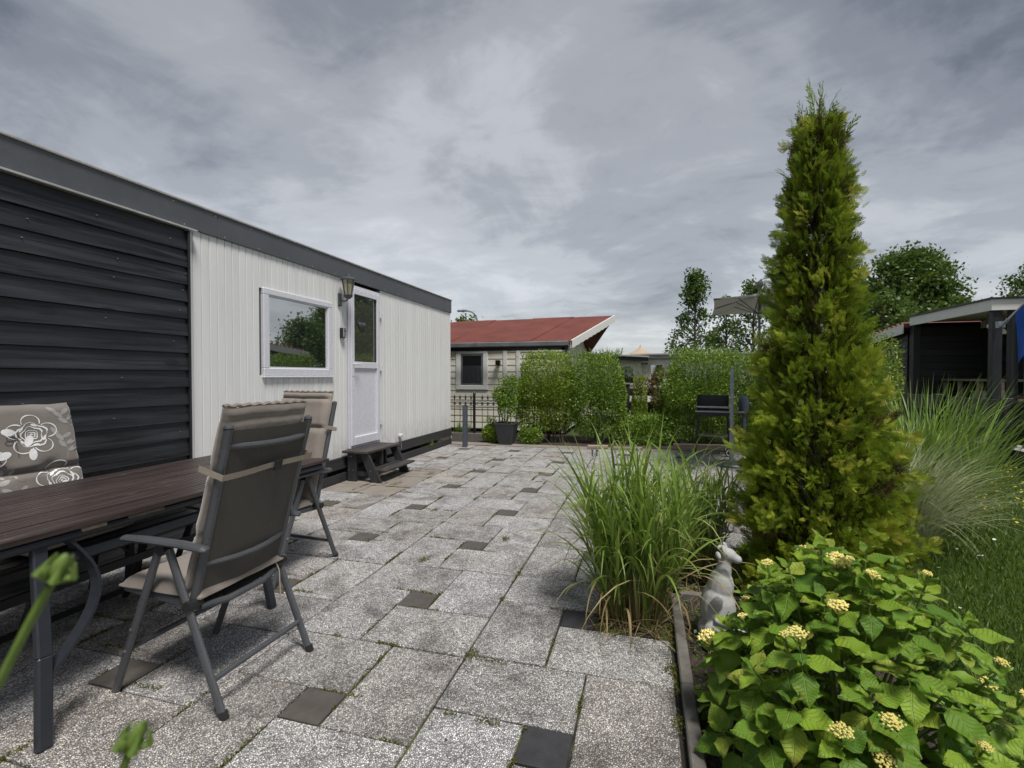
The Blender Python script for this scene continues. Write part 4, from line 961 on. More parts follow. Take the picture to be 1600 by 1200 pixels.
obj('porch_post', MB().box(-1.98-ox, -1.9-ox, -.28, -.2, 0, 2.1), MAT['whitepaint'], rh); obj('rain_pipe', MB().tube([(-1.86-ox, -.34, 2.1), (-1.86-ox, -.34, 0)], .03, 8), MAT['black'], rh)
wl = at(779, 569, y=11.96); lt = thing('wall_lamp', 'small black box lamp on the cream wall of the red-roofed cabin', 'lamp', (wl.x, 11.955, wl.z))
obj('lamp_body', MB().box(-.06, .06, -.10, 0, -.03, .10, .01), MAT['black'], lt); obj('lamp_glass', MB().box(-.045, .045, -.09, -.01, -.10, -.031, .005), MAT['lampglass'], lt)

# pale chalets further off
def far_chalet(label, x0, x1, y, h, wins, roofcol, wallmat, pitch=0.0, name='far_chalet'):
    c = thing(name, label, 'chalet', ((x0+x1)/2, y, 0)); hw = (x1-x0)/2
    wl_ = obj('wall', MB().box(-hw, hw, 0, 4, 0, h), MAT[wallmat], c)
    z = .1
    while z < h-.1: obj('siding_board', MB().box(-hw, hw, -.02, -.001, z, z+.17, .008), MAT[wallmat], wl_); z += .18
    rp = MB(); rp.v = [(-hw-.25, -.35, h), (hw+.25, -.35, h+pitch), (hw+.25, 4.3, h+pitch), (-hw-.25, 4.3, h), (-hw-.25, -.35, h+.14), (hw+.25, -.35, h+.14+pitch), (hw+.25, 4.3, h+.14+pitch), (-hw-.25, 4.3, h+.14)]
    rp.f = [(0, 1, 2, 3), (7, 6, 5, 4), (0, 4, 5, 1), (1, 5, 6, 2), (2, 6, 7, 3), (3, 7, 4, 0)]
    obj('roof', rp, MAT[roofcol], c, smooth=0); obj('roof_edge', MB().bar((-hw-.27, -.37, h+.16), (hw+.27, -.37, h+.16+pitch), .04, .05), MAT['alu'], c)
    for (a, b, z0, z1) in wins:
        wn_ = obj('window', MB().box(a-.06, b+.06, -.06, -.021, z1, z1+.06).box(a-.06, b+.06, -.06, -.021, z0-.06, z0).box(a-.06, a, -.061, -.021, z0, z1).box(b, b+.06, -.061, -.021, z0, z1), MAT['whitepaint'], c)
        obj('pane', MB().box(a, b, -.035, -.025, z0, z1), MAT['glass'], wn_)
    return c
far_chalet('cream flat-roofed chalet far behind the gap in the hedges', -.35, 5.5, 20.8, 2.13, [(-2.35, -1.85, 1.0, 1.85), (-1.55, -1.0, .9, 1.75), (-.2, .6, .9, 1.75)], 'zinc', 'cream')
far_chalet('small cream outbuilding with black sloping roof beside the hedge gap', -3.4, -.15, 17.4, 2.12, [(.95, 1.38, 1.15, 1.75)], 'black', 'siding', -.22, 'outbuilding')
tn = thing('tent', 'tan peaked tent top showing above the far cream chalet', 'tent', (-.31, 31, 0))
def cone(u, v):
    a = u*2*math.pi; r = 2.4*(1-v)**1.7+.03; return (r*math.cos(a), r*math.sin(a), 2.3+.95*v)
obj('tent_roof', MB().grid(cone, 24, 10), MAT['tent'], tn); obj('tent_wall', MB().lathe([(2.35, 0), (2.4, 2.31)], n=24, cap=False), MAT['tent'], tn); obj('tent_pole', MB().tube([(0, 0, 0), (0, 0, 3.3)], .03, 6), MAT['frame'], tn)
lp_ = thing('street_lamp', 'thin curved street lamp behind the red-roofed cabin', 'street lamp', (-6.05, 17.0, 0))
obj('mast', MB().tube([(0, 0, 0), (0, 0, 3.45), (-.05, -.02, 3.65), (-.18, -.06, 3.78), (-.40, -.1, 3.84)], [.05, .04, .035, .03, .03], 8), MAT['galv'], lp_); obj('lamp_head', MB().box(-.75, -.38, -.17, -.03, 3.80, 3.87, .02), MAT['galv'], lp_)

# wrought-iron fence by the cabin
fe = thing('iron_fence', 'black wrought iron fence with spear tips between chalet and hedge', 'fence', (-3.3, 10.15, 0))
rx = -1.05; ends = (-1.05, 1.15)
for z_ in (.86, .70, .16): obj('rail', MB().box(ends[0], ends[1], -.008, .008, z_-.008, z_+.008), K, fe)
pk = MB().tube([(0, 0, .04), (0, 0, .90)], .0075, 6).lathe([(.008, .88), (.024, .90), (.013, .94), (.0, 1.0)], n=6).mesh('picket'); pk.materials.append(K)
rg = MB(); ring = [(.055*math.cos(k*math.pi/9), 0, .78+.055*math.sin(k*math.pi/9)) for k in range(19)]; rg.tube(ring, .006, 5, False); rgm = rg.mesh('ring'); rgm.materials.append(K)
k = 0; xx = ends[0]+.06
while xx < ends[1]:
    if k != 5: link('picket', pk, None, fe, (xx, 0, 0))
    link('ring', rgm, None, fe, (xx+.066, 0, 0)); xx += .132; k += 1
obj('gate_post', MB().box(-.41, -.36, -.025, .025, 0, .98, .004).lathe([(.03, .98), (.035, 1.0), (.02, 1.04), (0, 1.06)], (-.385, 0, 0), 8), K, fe)
obj('plinth', MB().box(ends[0], ends[1], -.04, .04, -.05, .12, .008), MAT['kerb'], fe)

# black board fence in the hedge gap
gf = thing('board_fence', 'low black board fence in the gap between the two hedges', 'fence', (.05, 11.3, 0))
for z_ in (.30, .62, .95): obj('board', MB().box(-1.0, 1.0, -.015, .015, z_, z_+.17, .004), MAT['board_x'], gf)
for x_ in (-.62, .35): obj('post', MB().box(x_-.05, x_+.05, .016, .11, 0, 1.2, .005), MAT['board_z'], gf)
obj('cap_rail', MB().box(-1.0, 1.0, -.04, .10, .79, .815), MAT['oldwood'], gf)
ps = thing('garden_post', 'stout black post with pale cap beside the left hedge', 'post', (-.40, 10.75, 0))
obj('shaft', MB().box(-.075, .075, -.06, .06, 0, 1.22, .006), MAT['board_z'], ps); obj('cap', MB().box(-.10, .10, -.085, .085, 1.221, 1.25, .004), MAT['oldwood'], ps)

# black boarded veranda on the right
vx, vy = 6.6, 11.7
ve = thing('veranda', 'black boarded garden veranda with white roof edge beyond the board fence', 'veranda', (vx, vy, 0))
struct(obj('terrace', MB().box(5.75, 13, 10.4, 18, -.1, .0), MAT['concrete']))
H0 = 2.79
for nm, bx_ in (('front_fascia', (-.05, 5.5, -.05, -.02, H0-.10, H0+.12)), ('side_fascia', (-.05, -.02, -.02, 3.0, H0-.10, H0+.12))):
    obj(nm, MB().box(*bx_, .004), MAT['whitepaint'], ve)
obj('roof', MB().box(-.10, 5.6, -.10, 3.05, H0+.121, H0+.15), MAT['black'], ve); obj('ceiling', MB().box(-.02, 5.5, -.02, 3.0, H0-.02, H0+.02), MAT['creamsoffit'], ve)
for x_, y_, s_ in ((.05, .05, .16), (.33, .05, .12), (.02, 2.9, .15)): obj('post', MB().box(x_-s_/2+.03, x_+s_/2+.03, y_-.05, y_+.08, 0, H0-.02, .005), MAT['board_z'], ve)
obj('rain_pipe', MB().tube([(.50, -.10, H0-.1), (.50, -.10, .0)], .05, 12), MAT['galv'], ve)
for z_ in (.75, 2.0): obj('pipe_clip', MB().tube([(.50, -.10, z_), (.50, -.10, z_+.025)], .056, 12), MAT['galv'], ve)
bw_ = obj('back_wall', MB().box(1.55, 1.6, .8, 3.0, 0, H0-.12), MAT['board'], ve)
z = .0
while z < H0-.25: obj('weatherboard', MB().box(1.53, 1.549, .8, 3.0, z, z+.165, .004), MAT['board'], bw_); z += .175
obj('ceiling_beam', MB().box(1.45, 1.6, .8, 3.0, H0-.2, H0-.021), MAT['creamsoffit'], ve)
rw2 = obj('rear_wall', MB().box(-.0, 5.4, 3.05, 3.1, 0, H0-.03), MAT['board_x'], ve)
z = .0
while z < H0-.2: obj('weatherboard', MB().box(-.0, 5.4, 3.031, 3.049, z, z+.165, .004), MAT['board_x'], rw2); z += .175
obj('pale_panel', MB().box(1.75, 5.3, 2.95, 3.0, 1.25, 2.3, .004), MAT['poster'], ve); obj('panel_post', MB().box(2.2, 2.28, 2.5, 2.58, 0, H0-.03), MAT['oldwood'], ve)
obj('diagonal_brace', MB().bar((.75, .3, 2.0), (1.6, .3, H0-.05), .1, .12), MAT['board_x'], ve)
sh = thing('tiled_shed', 'black boarded shed with red tiled sloping roof behind the veranda', 'shed', (6.45, 14.85, 0))
sw = obj('wall', MB().box(.2, 3.5, .1, 3.0, 0, 2.45), MAT['board'], sh)
z = .0
while z < 2.5: obj('weatherboard', MB().box(.17, .199, .1, 3.0, z, z+.17, .005), MAT['board'], sw); z += .18
rt = obj('roof', MB().add([(-.0, -.1, 2.76), (3.6, -.1, 2.76), (3.6, 3.2, 2.47), (0, 3.2, 2.47), (0, -.1, 2.66), (3.6, -.1, 2.66), (3.6, 3.2, 2.37), (0, 3.2, 2.37)], [(0, 1, 2, 3), (7, 6, 5, 4), (0, 4, 5, 1), (1, 5, 6, 2), (2, 6, 7, 3), (3, 7, 4, 0)]), MAT['tile_red'], sh, smooth=0)
tl = MB().tube([(-.02, 0, 0), (3.6, 0, 0)], .045, 6).mesh('roof_tile_row'); tl.materials.append(MAT['tile_red'])
for k in range(13): link('roof_tile_row', tl, None, rt, (0, .02+k*.24, 2.755-k*.24*.0889))
obj('fascia', MB().add([(-.03, -.1, 2.74), (-.03, 3.2, 2.45), (-.03, 3.2, 2.21), (-.03, -.1, 2.50), (-.002, -.1, 2.74), (-.002, 3.2, 2.45), (-.002, 3.2, 2.21), (-.002, -.1, 2.50)], [(0, 1, 2, 3), (7, 6, 5, 4), (0, 4, 5, 1), (1, 5, 6, 2), (2, 6, 7, 3), (3, 7, 4, 0)]), MAT['whitepaint'], sh, smooth=0)
ct = thing('garden_counter', 'grey plank counter with shelf along the black veranda wall', 'counter', (7.75, 12.6, 0))
obj('worktop', MB().box(-.5, .35, 0, 2.2, 1.28, 1.33, .006), MAT['oldwood'], ct); obj('shelf', MB().box(-.45, .35, 0, 2.2, .78, .81), MAT['oldwood'], ct)
for yv in (.1, .8, 1.5, 2.1): obj('leg', MB().box(-.45, -.38, yv-.035, yv+.035, 0, 1.28), MAT['oldwood'], ct)
tag(obj('storage_crate', MB().box(-.2, .2, -.3, .3, 0, .12, .01).box(-.22, .22, -.32, .32, .12, .16, .01), MAT['redleaf'] if False else MAT['tile_red'], None, (7.6, 12.95, .812)), 'dark red crate on the shelf under the veranda counter', 'crate')
tag(obj('white_cabinet', MB().box(-.3, .3, -.25, .25, 0, 1.0, .01).box(-.32, .32, -.27, .27, 1.0, 1.04, .01), MAT['cream'], None, (8.05, 14.2, 0)), 'white box cabinet behind the grey rain pipe', 'cabinet')
pn = thing('picnic_table', 'weathered wooden picnic table inside the veranda', 'picnic table', (8.35, 12.9, 0), rad(8))
for k in range(4): obj('top_plank', MB().box(-.9, .9, -.30+k*.155, -.155+k*.155, .88, .92, .005), MAT['oldwood'], pn)
for s in (-1, 1):
    for q in range(2): obj('seat_plank', MB().box(-.9, .9, s*.62-.13+q*.135, s*.62-.005+q*.135, .50, .54, .005), MAT['oldwood'], pn)
    for x_ in (-.65, .65): obj('leg', MB().bar((x_, s*.62, 0), (x_, s*.18, .88), .045, .09, .004, (1, 0, 0)), MAT['oldwood'], pn)
for x_ in (-.58, .58): obj('seat_bearer', MB().box(x_-.02, x_+.02, -.75, .75, .42, .50), MAT['oldwood'], pn)
sl = thing('spot_lamp', 'twin white spot lamp under the veranda ceiling', 'lamp', (7.15, 12.6, 2.42))
obj('arm', MB().tube([(0, 0, .36), (-.12, 0, .3), (-.18, 0, .12), (0, 0, 0)], .01, 6), MAT['frame'], sl)
for dx in (-.07, .12): obj('head', MB().lathe([(.03, .09), (.065, .05), (.07, 0), (.06, -.03)], (dx, 0, -.02-dx*.7), 12), MAT['whitepaint'], sl)

# flag on the veranda post
fl = thing('flag', 'red white and blue flag hanging from a tilted pole on the veranda post', 'flag', (6.66, 11.52, 2.40))
pd = Vector((.62, -.55, 1.10)).normalized(); obj('pole', MB().tube([(0, 0, 0), tuple(pd*1.75)], .016, 8), MAT['alu'], fl); obj('socket', MB().tube([tuple(pd*-.05), tuple(pd*.12)], .03, 8).box(-.05, .05, .02, .12, -.06, .06), MAT['galv'], fl)
def flagp(s, d_):   # s along the pole side, d_ hanging length
    base = pd*(.27 + 1.2*s); fold = .045*math.sin(s*16+d_*3)*min(1, d_*3)
    return (base.x + .06*d_*(1-s) - .10*s*d_ + fold*.8, base.y + fold, base.z - d_*(.98-.15*s))
for nm, mt, a, b in (('blue_stripe', 'flag_b', 0, .34), ('white_stripe', 'flag_w', .34, .67), ('red_stripe', 'flag_r', .67, 1)):
    obj(nm, MB().grid(lambda u, v: flagp(a+(b-a)*u, v), 10, 16), MAT[mt], fl, smooth=80)

# black board fence along the lawn
bf = thing('lawn_fence', 'black three-board fence along the far side of the lawn', 'fence', (5.33, 9.2, 0))
py_ = [-5.4, -3.6, -1.8, 0, 1.8, 3.6]
for yv in py_: obj('fence_post', MB().box(-.02, .10, yv-.06, yv+.06, -.1, 1.06, .006), MAT['board_z'], bf)
for k in range(len(py_)-1):
    for z0, z1 in ((.74, 1.02), (.36, .64), (.0, .27)): obj('fence_board', MB().box(.101, .13, py_[k]+.01, py_[k+1]-.01, z0+random.uniform(-.01, .01), z1, .005), MAT['board'], bf)
struct(obj('neighbour_lawn', gz_sheet(5.5, 14, -2, 10.39, -.02, 10, 10), MAT['lawn']))
# ================================================================== GREENERY
def unit(a): return a/np.maximum(np.linalg.norm(a, axis=-1, keepdims=True), 1e-9)
def leaf_quads(P, D, Nn, l, wd, mid=.42, droop=0.0):
    D = unit(D); S = unit(np.cross(D, Nn)); l = np.asarray(l)[:, None]; wd = np.asarray(wd)[:, None]
    up = unit(np.cross(S, D))
    V = np.stack([P, P+D*l*mid+S*wd*.5+up*l*.04, P+D*l-up*l*droop, P+D*l*mid-S*wd*.5+up*l*.04], 1)
    n = len(P); F = np.arange(n*4).reshape(n, 4); return V.reshape(-1, 3), F
def rdir(n): return unit(rng.normal(size=(n, 3)))
def joinnp(parts):
    V = []; F = []; A = []; o = 0
    for p in parts:
        V.append(p[0]); F.append(p[1]+o); o += len(p[0])
        if len(p) > 2: A.append(p[2])
    return np.concatenate(V), np.concatenate(F), (np.concatenate(A) if A else None)
def lumps(d, seed, k=1.0):
    r = np.random.default_rng(seed); out = np.zeros(len(d))
    for i in range(9):
        f = r.normal(size=3)*(2.5+i*.9)*k; out += np.sin(d@f + r.uniform(0, 6.28))/(2.2+i*.35)
    return out/2.2
def blades(n, base, az, lean0, kap, length, width, seg=7, twist=.4, wtip=.15, wbase=.7):
    """arching ribbons; base (n,3), az/lean0/kap/length/width (n,)"""
    t = np.linspace(0, 1, seg+1); dt = length[:, None]/seg
    th = lean0[:, None] + kap[:, None]*(t[None, :]**1.6)
    dx = np.sin(th)*dt; dz = np.cos(th)*dt
    X = np.concatenate([np.zeros((n, 1)), np.cumsum(dx[:, :-1], 1)], 1); Z = np.concatenate([np.zeros((n, 1)), np.cumsum(dz[:, :-1], 1)], 1)
    ca, sa = np.cos(az)[:, None], np.sin(az)[:, None]
    wob = rng.normal(size=(n, 1))*.05*length[:, None]*t[None, :]**2
    C = np.stack([base[:, 0:1]+X*ca-wob*sa, base[:, 1:2]+X*sa+wob*ca, base[:, 2:3]+Z], -1)
    tw = rng.uniform(-twist, twist, n)[:, None]+t[None, :]*rng.uniform(-.8, .8, n)[:, None]
    S = np.stack([-np.sin(az[:, None]+tw), np.cos(az[:, None]+tw), np.zeros_like(tw)], -1)
    prof = (wbase+(1-wbase)*np.minimum(1, t*4))*np.minimum(1, (1-t)*2.2+wtip*.0+.03)
    Wd = width[:, None, None]*prof[None, :, None]*.5
    V = np.stack([C-S*Wd, C+S*Wd], 2).reshape(-1, 3)
    i = np.arange(n)[:, None]*(seg+1)*2; j = np.arange(seg)[None, :]*2
    a = (i+j).ravel(); F = np.stack([a, a+1, a+3, a+2], 1)
    A = np.repeat(rng.random(n), (seg+1)*2)
    return V, F, A

# ---- tall grasses
def clump(name, label, c, nb, R, L, wd, lean, kap, mat, stalks=True, seed=0, bias=(0, 0), seg=8):
    t = thing(name, label, 'ornamental grass', c)
    a = rng.uniform(0, 6.283, nb); r = R*np.sqrt(rng.random(nb)); base = np.stack([r*np.cos(a), r*np.sin(a), np.zeros(nb)], 1)
    f = rng.random(nb); az = a+rng.normal(0, .7, nb)
    bx = np.cos(az)+bias[0]; by = np.sin(az)+bias[1]; az = np.arctan2(by, bx)
    le = lean[0]+(lean[1]-lean[0])*f**1.6*(.4+.6*r/R); kp = kap[0]+(kap[1]-kap[0])*rng.random(nb)**1.3*(.5+.5*f)
    ln = L[0]+(L[1]-L[0])*rng.random(nb); ww = wd*(.6+.7*rng.random(nb))
    link('blades', np_mesh('blades', *blades(nb, base, az, le, kp, ln, ww, seg), smooth=True), MAT[mat], t, kind='stuff')
    if stalks:
        ns = nb//2; a = rng.uniform(0, 6.283, ns); r = R*np.sqrt(rng.random(ns))*1.05; base = np.stack([r*np.cos(a), r*np.sin(a), np.zeros(ns)], 1)
        link('stalks', np_mesh('stalks', *blades(ns, base, a, rng.uniform(0, .16, ns), rng.uniform(-.1, .4, ns), rng.uniform(.2, .52, ns)*L[0]*.95, np.full(ns, .008), 4, 2)), MAT['straw'], t, kind='stuff')
        ns = nb//3; a = rng.uniform(0, 6.283, ns); r = R*np.sqrt(rng.random(ns))*1.1; base = np.stack([r*np.cos(a), r*np.sin(a), np.zeros(ns)], 1)
        link('dry_litter', np_mesh('dry_litter', *blades(ns, base, rng.uniform(0, 6.283, ns), rng.uniform(.5, 1.4, ns), rng.uniform(.2, 1.2, ns), rng.uniform(.12, .35, ns), np.full(ns, .006), 5)), MAT['straw'], t, kind='stuff')
    return t
def reed_clump(label, c, ns, R, H, lw, ll, bias=(0, 0)):
    """upright canes with leaves leaving them alternately, tips hanging over"""
    t = thing('ornamental_grass', label, 'ornamental grass', c)
    a = rng.uniform(0, 6.283, ns); r = R*np.sqrt(rng.random(ns)); b0 = np.stack([r*np.cos(a), r*np.sin(a), np.zeros(ns)], 1)
    h = rng.uniform(*H, ns); le = .02+.20*r/R+rng.uniform(0, .06, ns); az = a+rng.normal(0, .4, ns)
    link('canes', np_mesh('canes', *blades(ns, b0, az, le, np.full(ns, .06), h*.92, np.full(ns, .0075), 6, .1, wbase=1)), MAT['miscanthus'], t, kind='stuff')
    ax = np.stack([np.cos(az)*np.sin(le+.02), np.sin(az)*np.sin(le+.02), np.cos(le+.02)], 1)
    B = []; AZ = []; LE = []; KP = []; LN = []; WD = []
    for q in range(8):
        f = .22+.78*(q+rng.random(ns)*.8)/8; keep_ = rng.random(ns) < (.75 if q < 2 else .95)
        pos = b0+ax*(h*f)[:, None]; az2 = az+(q % 2)*math.pi+rng.normal(0, .9, ns)
        az2 = np.arctan2(np.sin(az2)+bias[1]+.5*np.sin(a)*r/R, np.cos(az2)+bias[0]+.5*np.cos(a)*r/R)
        B.append(pos[keep_]); AZ.append(az2[keep_]); LE.append(rng.uniform(.10, .55, ns)[keep_]*(1.15-.5*f[keep_])); KP.append((rng.random(ns)**1.1*2.6+.25)[keep_]); LN.append((rng.uniform(*ll, ns)*(.75+.35*np.sin(f*3))*np.where(rng.random(ns) < .14, 1.35, 1))[keep_]); WD.append((lw*rng.uniform(.65, 1.2, ns))[keep_])
    B, AZ, LE, KP, LN, WD = map(np.concatenate, (B, AZ, LE, KP, LN, WD))
    link('blades', np_mesh('blades', *blades(len(B), B, AZ, LE, KP, LN, WD, 9, .5), smooth=True), MAT['miscanthus'], t, kind='stuff')
    dd = rng.random(len(B)) < .07
    link('dead_blades', np_mesh('dead_blades', *blades(int(dd.sum()), B[dd]*[1, 1, .7], AZ[dd]+.7, LE[dd]+.5, KP[dd]+1.2, LN[dd]*.9, WD[dd]*.8, 8, .9), smooth=True), MAT['straw'], t, kind='stuff')
    n2 = int(ns*2.4); a = rng.uniform(0, 6.283, n2); r = R*np.sqrt(rng.random(n2))*1.08; base = np.stack([r*np.cos(a), r*np.sin(a), np.zeros(n2)], 1)
    link('stalks', np_mesh('stalks', *blades(n2, base, a, rng.uniform(0, .18, n2), rng.uniform(-.1, .5, n2), rng.uniform(.10, .42, n2), np.full(n2, .007), 4, 2)), MAT['straw'], t, kind='stuff')
    n2 = ns*2; a = rng.uniform(0, 6.283, n2); r = R*np.sqrt(rng.random(n2))*1.15; base = np.stack([r*np.cos(a), r*np.sin(a), np.zeros(n2)], 1)
    link('dry_litter', np_mesh('dry_litter', *blades(n2, base, rng.uniform(0, 6.283, n2), rng.uniform(.5, 1.4, n2), rng.uniform(.2, 1.4, n2), rng.uniform(.12, .36, n2), np.full(n2, .006), 6)), MAT['straw'], t, kind='stuff')
    return t
reed_clump('large upright green grass clump rising from a gap in the pebble slabs', (-.055, 2.90, -.03), 84, .165, (.36, .80), .0150, (.32, .70), (-.3, -.05))
reed_clump('smaller upright grass clump behind the stone figure', (.37, 3.66, -.03), 56, .12, (.42, .78), .012, (.22, .42))
clump('fountain_grass', 'silvery fine-bladed grass fountain arching over the lawn beside the conifer', (1.98, 4.72, -.03), 1400, .24, (.68, 1.22), .0058, (.12, .75), (.7, 2.3), 'fountain', False, bias=(.18, -.2), seg=9)
clump('reed_grass', 'fresh green broad-bladed grass clump behind the silvery grass', (2.58, 5.55, -.03), 850, .40, (.80, 1.55), .016, (.05, .48), (.3, 1.7), 'reed', False, bias=(-.02, -.05), seg=9)
clump('reed_grass', 'bright grass clump between golden conifer and silvery grass', (2.05, 6.3, -.03), 330, .3, (.8, 1.35), .013, (.05, .5), (.3, 1.6), 'reed', False, seg=8)

# ---- golden columnar conifer
tj = thing('conifer_tree', 'tall golden green columnar conifer in the planting bed', 'tree', (1.025, 3.41, -.05))
prz = np.array([0, .15, .35, .55, .75, .95, 1.35, 1.75, 2.14, 2.54, 2.80, 2.94, 3.08, 3.16]); prr = np.array([.30, .345, .38, .39, .375, .345, .265, .210, .168, .138, .11, .08, .04, .012])
def Rz(z, a):
    b = np.interp(z, prz, prr)
    return b*(1 + .075*np.sin(3*a+2.2*z+1) + .07*np.sin(5*a-4.1*z) + .075*np.sin(8*a+7*z+2) + .07*np.sin(11*a-13*z) + .05*np.sin(17*z+3*a))
tpl = []      # spray template: (a0,b0,a1,b1,width)
tpl.append((0, 0, .98, .0, .034))
for k in range(7):
    t_ = .10+.12*k; s_ = 1 if k % 2 else -1; L_ = .42*(1-t_)**.8+.08; an = .62
    e = (t_+L_*math.cos(an), s_*L_*math.sin(an)); tpl.append((t_, 0, *e, .040))
    s2 = -s_; L2 = L_*.8; e2 = (t_+.05+L2*math.cos(an), s2*L2*math.sin(an)); tpl.append((t_+.05, 0, *e2, .038))
    for q, (ee, ss, LL) in enumerate(((e, s_, L_), (e2, s2, L2))):
        for u in (.55,):
            px_, py_ = t_+(ee[0]-t_)*u, ee[1]*u; l3 = LL*.42*(1.1-u*.5)
            tpl.append((px_, py_, px_+l3*math.cos(.1), py_+ss*l3*math.sin(.1), .034)); 
tpl = np.array(tpl); tpl[:, 4] *= .66
def sprays(P, D, Nn, size, rnd, curl=.12):
    D = unit(D); S = unit(np.cross(Nn, D)); U = np.cross(D, S); m = len(tpl); n = len(P)
    a0, b0, a1, b1, w_ = tpl.T; dv = np.stack([a1-a0, b1-b0], 1); dv /= np.linalg.norm(dv, axis=1, keepdims=True); pa, pb = -dv[:, 1], dv[:, 0]
    am, bm_ = a0*.45+a1*.55, b0*.45+b1*.55
    la = np.stack([a0, am+pa*w_, a1, am-pa*w_], 1); lb = np.stack([b0, bm_+pb*w_, b1, bm_-pb*w_], 1)
    sz = size[:, None, None, None]
    c = -curl*(lb[None]**2)*1.5 - curl*.5*la[None]**2 + rng.normal(size=(n, m, 1))*.03
    V = P[:, None, None, :] + sz*(la[None, :, :, None]*D[:, None, None, :] + lb[None, :, :, None]*S[:, None, None, :] + c[..., None]*U[:, None, None, :])
    V = V.reshape(-1, 3); F = np.arange(len(V)).reshape(-1, 4); return V, F, np.repeat(rnd, m*4)
def thuja_layer(n, lo, hi, size, seed):
    r_ = np.random.default_rng(seed)
    zz = r_.random(n*3)*3.0; acc = r_.random(n*3) < (np.interp(zz, prz, prr)/.45*.85+.15); zz = zz[acc][:n]; n = len(zz)
    a = r_.uniform(0, 6.283, n); rr = Rz(zz, a)*(lo+(hi-lo)*r_.random(n)**.6)
    er = np.stack([np.cos(a), np.sin(a), np.zeros(n)], 1); et = np.stack([-np.sin(a), np.cos(a), np.zeros(n)], 1)
    P_ = er*rr[:, None]; P_[:, 2] = zz
    D_ = er*(.55+.35*r_.random(n))[:, None] + np.array([0, 0, 1.])*(.55+.5*r_.random(n))[:, None] + et*r_.normal(0, .35, n)[:, None]
    return P_, D_, et + r_.normal(0, .35, (n, 3)), size*(.7+.6*r_.random(n))
# outer foliage hangs on separate branch ends, each a plume of sprays
q = np.random.default_rng(3); nc = 620
zc = q.random(nc*3)*2.98; zc = zc[q.random(nc*3) < (np.interp(zc, prz, prr)/.45*.8+.2)][:nc]; nc = len(zc)
ac = q.uniform(0, 6.283, nc); rc = Rz(zc, ac)*q.uniform(.70, 1.0, nc); erc = np.stack([np.cos(ac), np.sin(ac), np.zeros(nc)], 1); etc_ = np.stack([-np.sin(ac), np.cos(ac), np.zeros(nc)], 1)
droop = np.where(zc < 1.2, q.uniform(-.5, .9, nc), q.uniform(.2, 1.3, nc))
Dc = unit(erc*q.uniform(.5, 1.0, nc)[:, None] + np.array([0, 0, 1.])*droop[:, None] + etc_*q.normal(0, .3, nc)[:, None])
Cc = erc*rc[:, None]; Cc[:, 2] = zc; lenc = q.uniform(.09, .20, nc)*np.interp(zc, [0, 1.4, 2, 3], [1, .75, .65, .5]); tonec = np.clip(.45+.36*q.normal(size=nc), .0, .98)
K_ = 33; t_ = q.random((nc, K_))**.8
P_ = Cc[:, None, :] + Dc[:, None, :]*(t_*lenc[:, None])[..., None] + q.normal(size=(nc, K_, 3))*(.024*(1.15-t_)+.006)[..., None]
D_ = Dc[:, None, :] + q.normal(size=(nc, K_, 3))*.55 + np.array([0, 0, .25]); Nn = etc_[:, None, :] + q.normal(size=(nc, K_, 3))*.45
tone = np.clip(tonec[:, None] + .25*(t_-.5) + q.normal(size=(nc, K_))*.10, 0, .99); szz = q.uniform(.042, .078, (nc, K_))*np.interp(zc, [0, 2, 3], [1, .9, .75])[:, None]
brown = (q.random(nc) < .22) & (rc < Rz(zc, ac)*.82)
link('crown', np_mesh('crown', *sprays(P_[~brown].reshape(-1, 3), D_[~brown].reshape(-1, 3), Nn[~brown].reshape(-1, 3), szz[~brown].ravel(), tone[~brown].ravel())), MAT['thuja'], tj, kind='stuff')
link('browned_foliage', np_mesh('browned_foliage', *sprays(P_[brown].reshape(-1, 3), D_[brown].reshape(-1, 3), Nn[brown].reshape(-1, 3), szz[brown].ravel(), tone[brown].ravel())), MAT['thuja_in'], tj, kind='stuff')
P2, D2, N2, s2 = thuja_layer(6500, .45, .88, .090, 5)
link('inner_foliage', np_mesh('inner_foliage', *sprays(P2, D2, N2, s2, rng.random(len(P2))*.75)), MAT['thuja'], tj, kind='stuff')
P2, D2, N2, s2 = thuja_layer(3600, .10, .72, .11, 2)
link('inner_twigs', np_mesh('inner_twigs', *sprays(P2, D2, N2, s2, rng.random(len(P2)))), MAT['thuja_in'], tj, kind='stuff')
# long open leaders at the top
n = 110; a = rng.uniform(0, 6.283, n); zz = 2.3+rng.random(n)*.80; P_ = np.stack([np.cos(a)*Rz(zz, a)*.75, np.sin(a)*Rz(zz, a)*.75, zz], 1)
D_ = np.stack([np.cos(a)*.25, np.sin(a)*.25, np.ones(n)], 1)+rng.normal(0, .18, (n, 3))
link('crown_tips', np_mesh('crown_tips', *sprays(P_, D_, rdir(n), .11+.12*rng.random(n), rng.random(n)*.5)), MAT['thuja'], tj, kind='stuff')
obj('trunk', MB().tube([(0, 0, 0), (.01, .01, .8), (-.01, .0, 1.6), (.0, .01, 2.4), (.01, 0, 3.17)], [.06, .05, .036, .02, .004], 9), MAT['bark'], tj)
br = MB()
for k in range(60):
    z_ = .25+2.5*k/60; a_ = k*2.4; r_ = float(Rz(np.array([z_]), np.array([a_]))[0])*.8; br.tube([(0, 0, z_-.05), (r_*.5*math.cos(a_), r_*.5*math.sin(a_), z_+.1), (r_*math.cos(a_), r_*math.sin(a_), z_+.32)], [.010, .007, .003], 4)
obj('branches', br, MAT['bark'], tj)

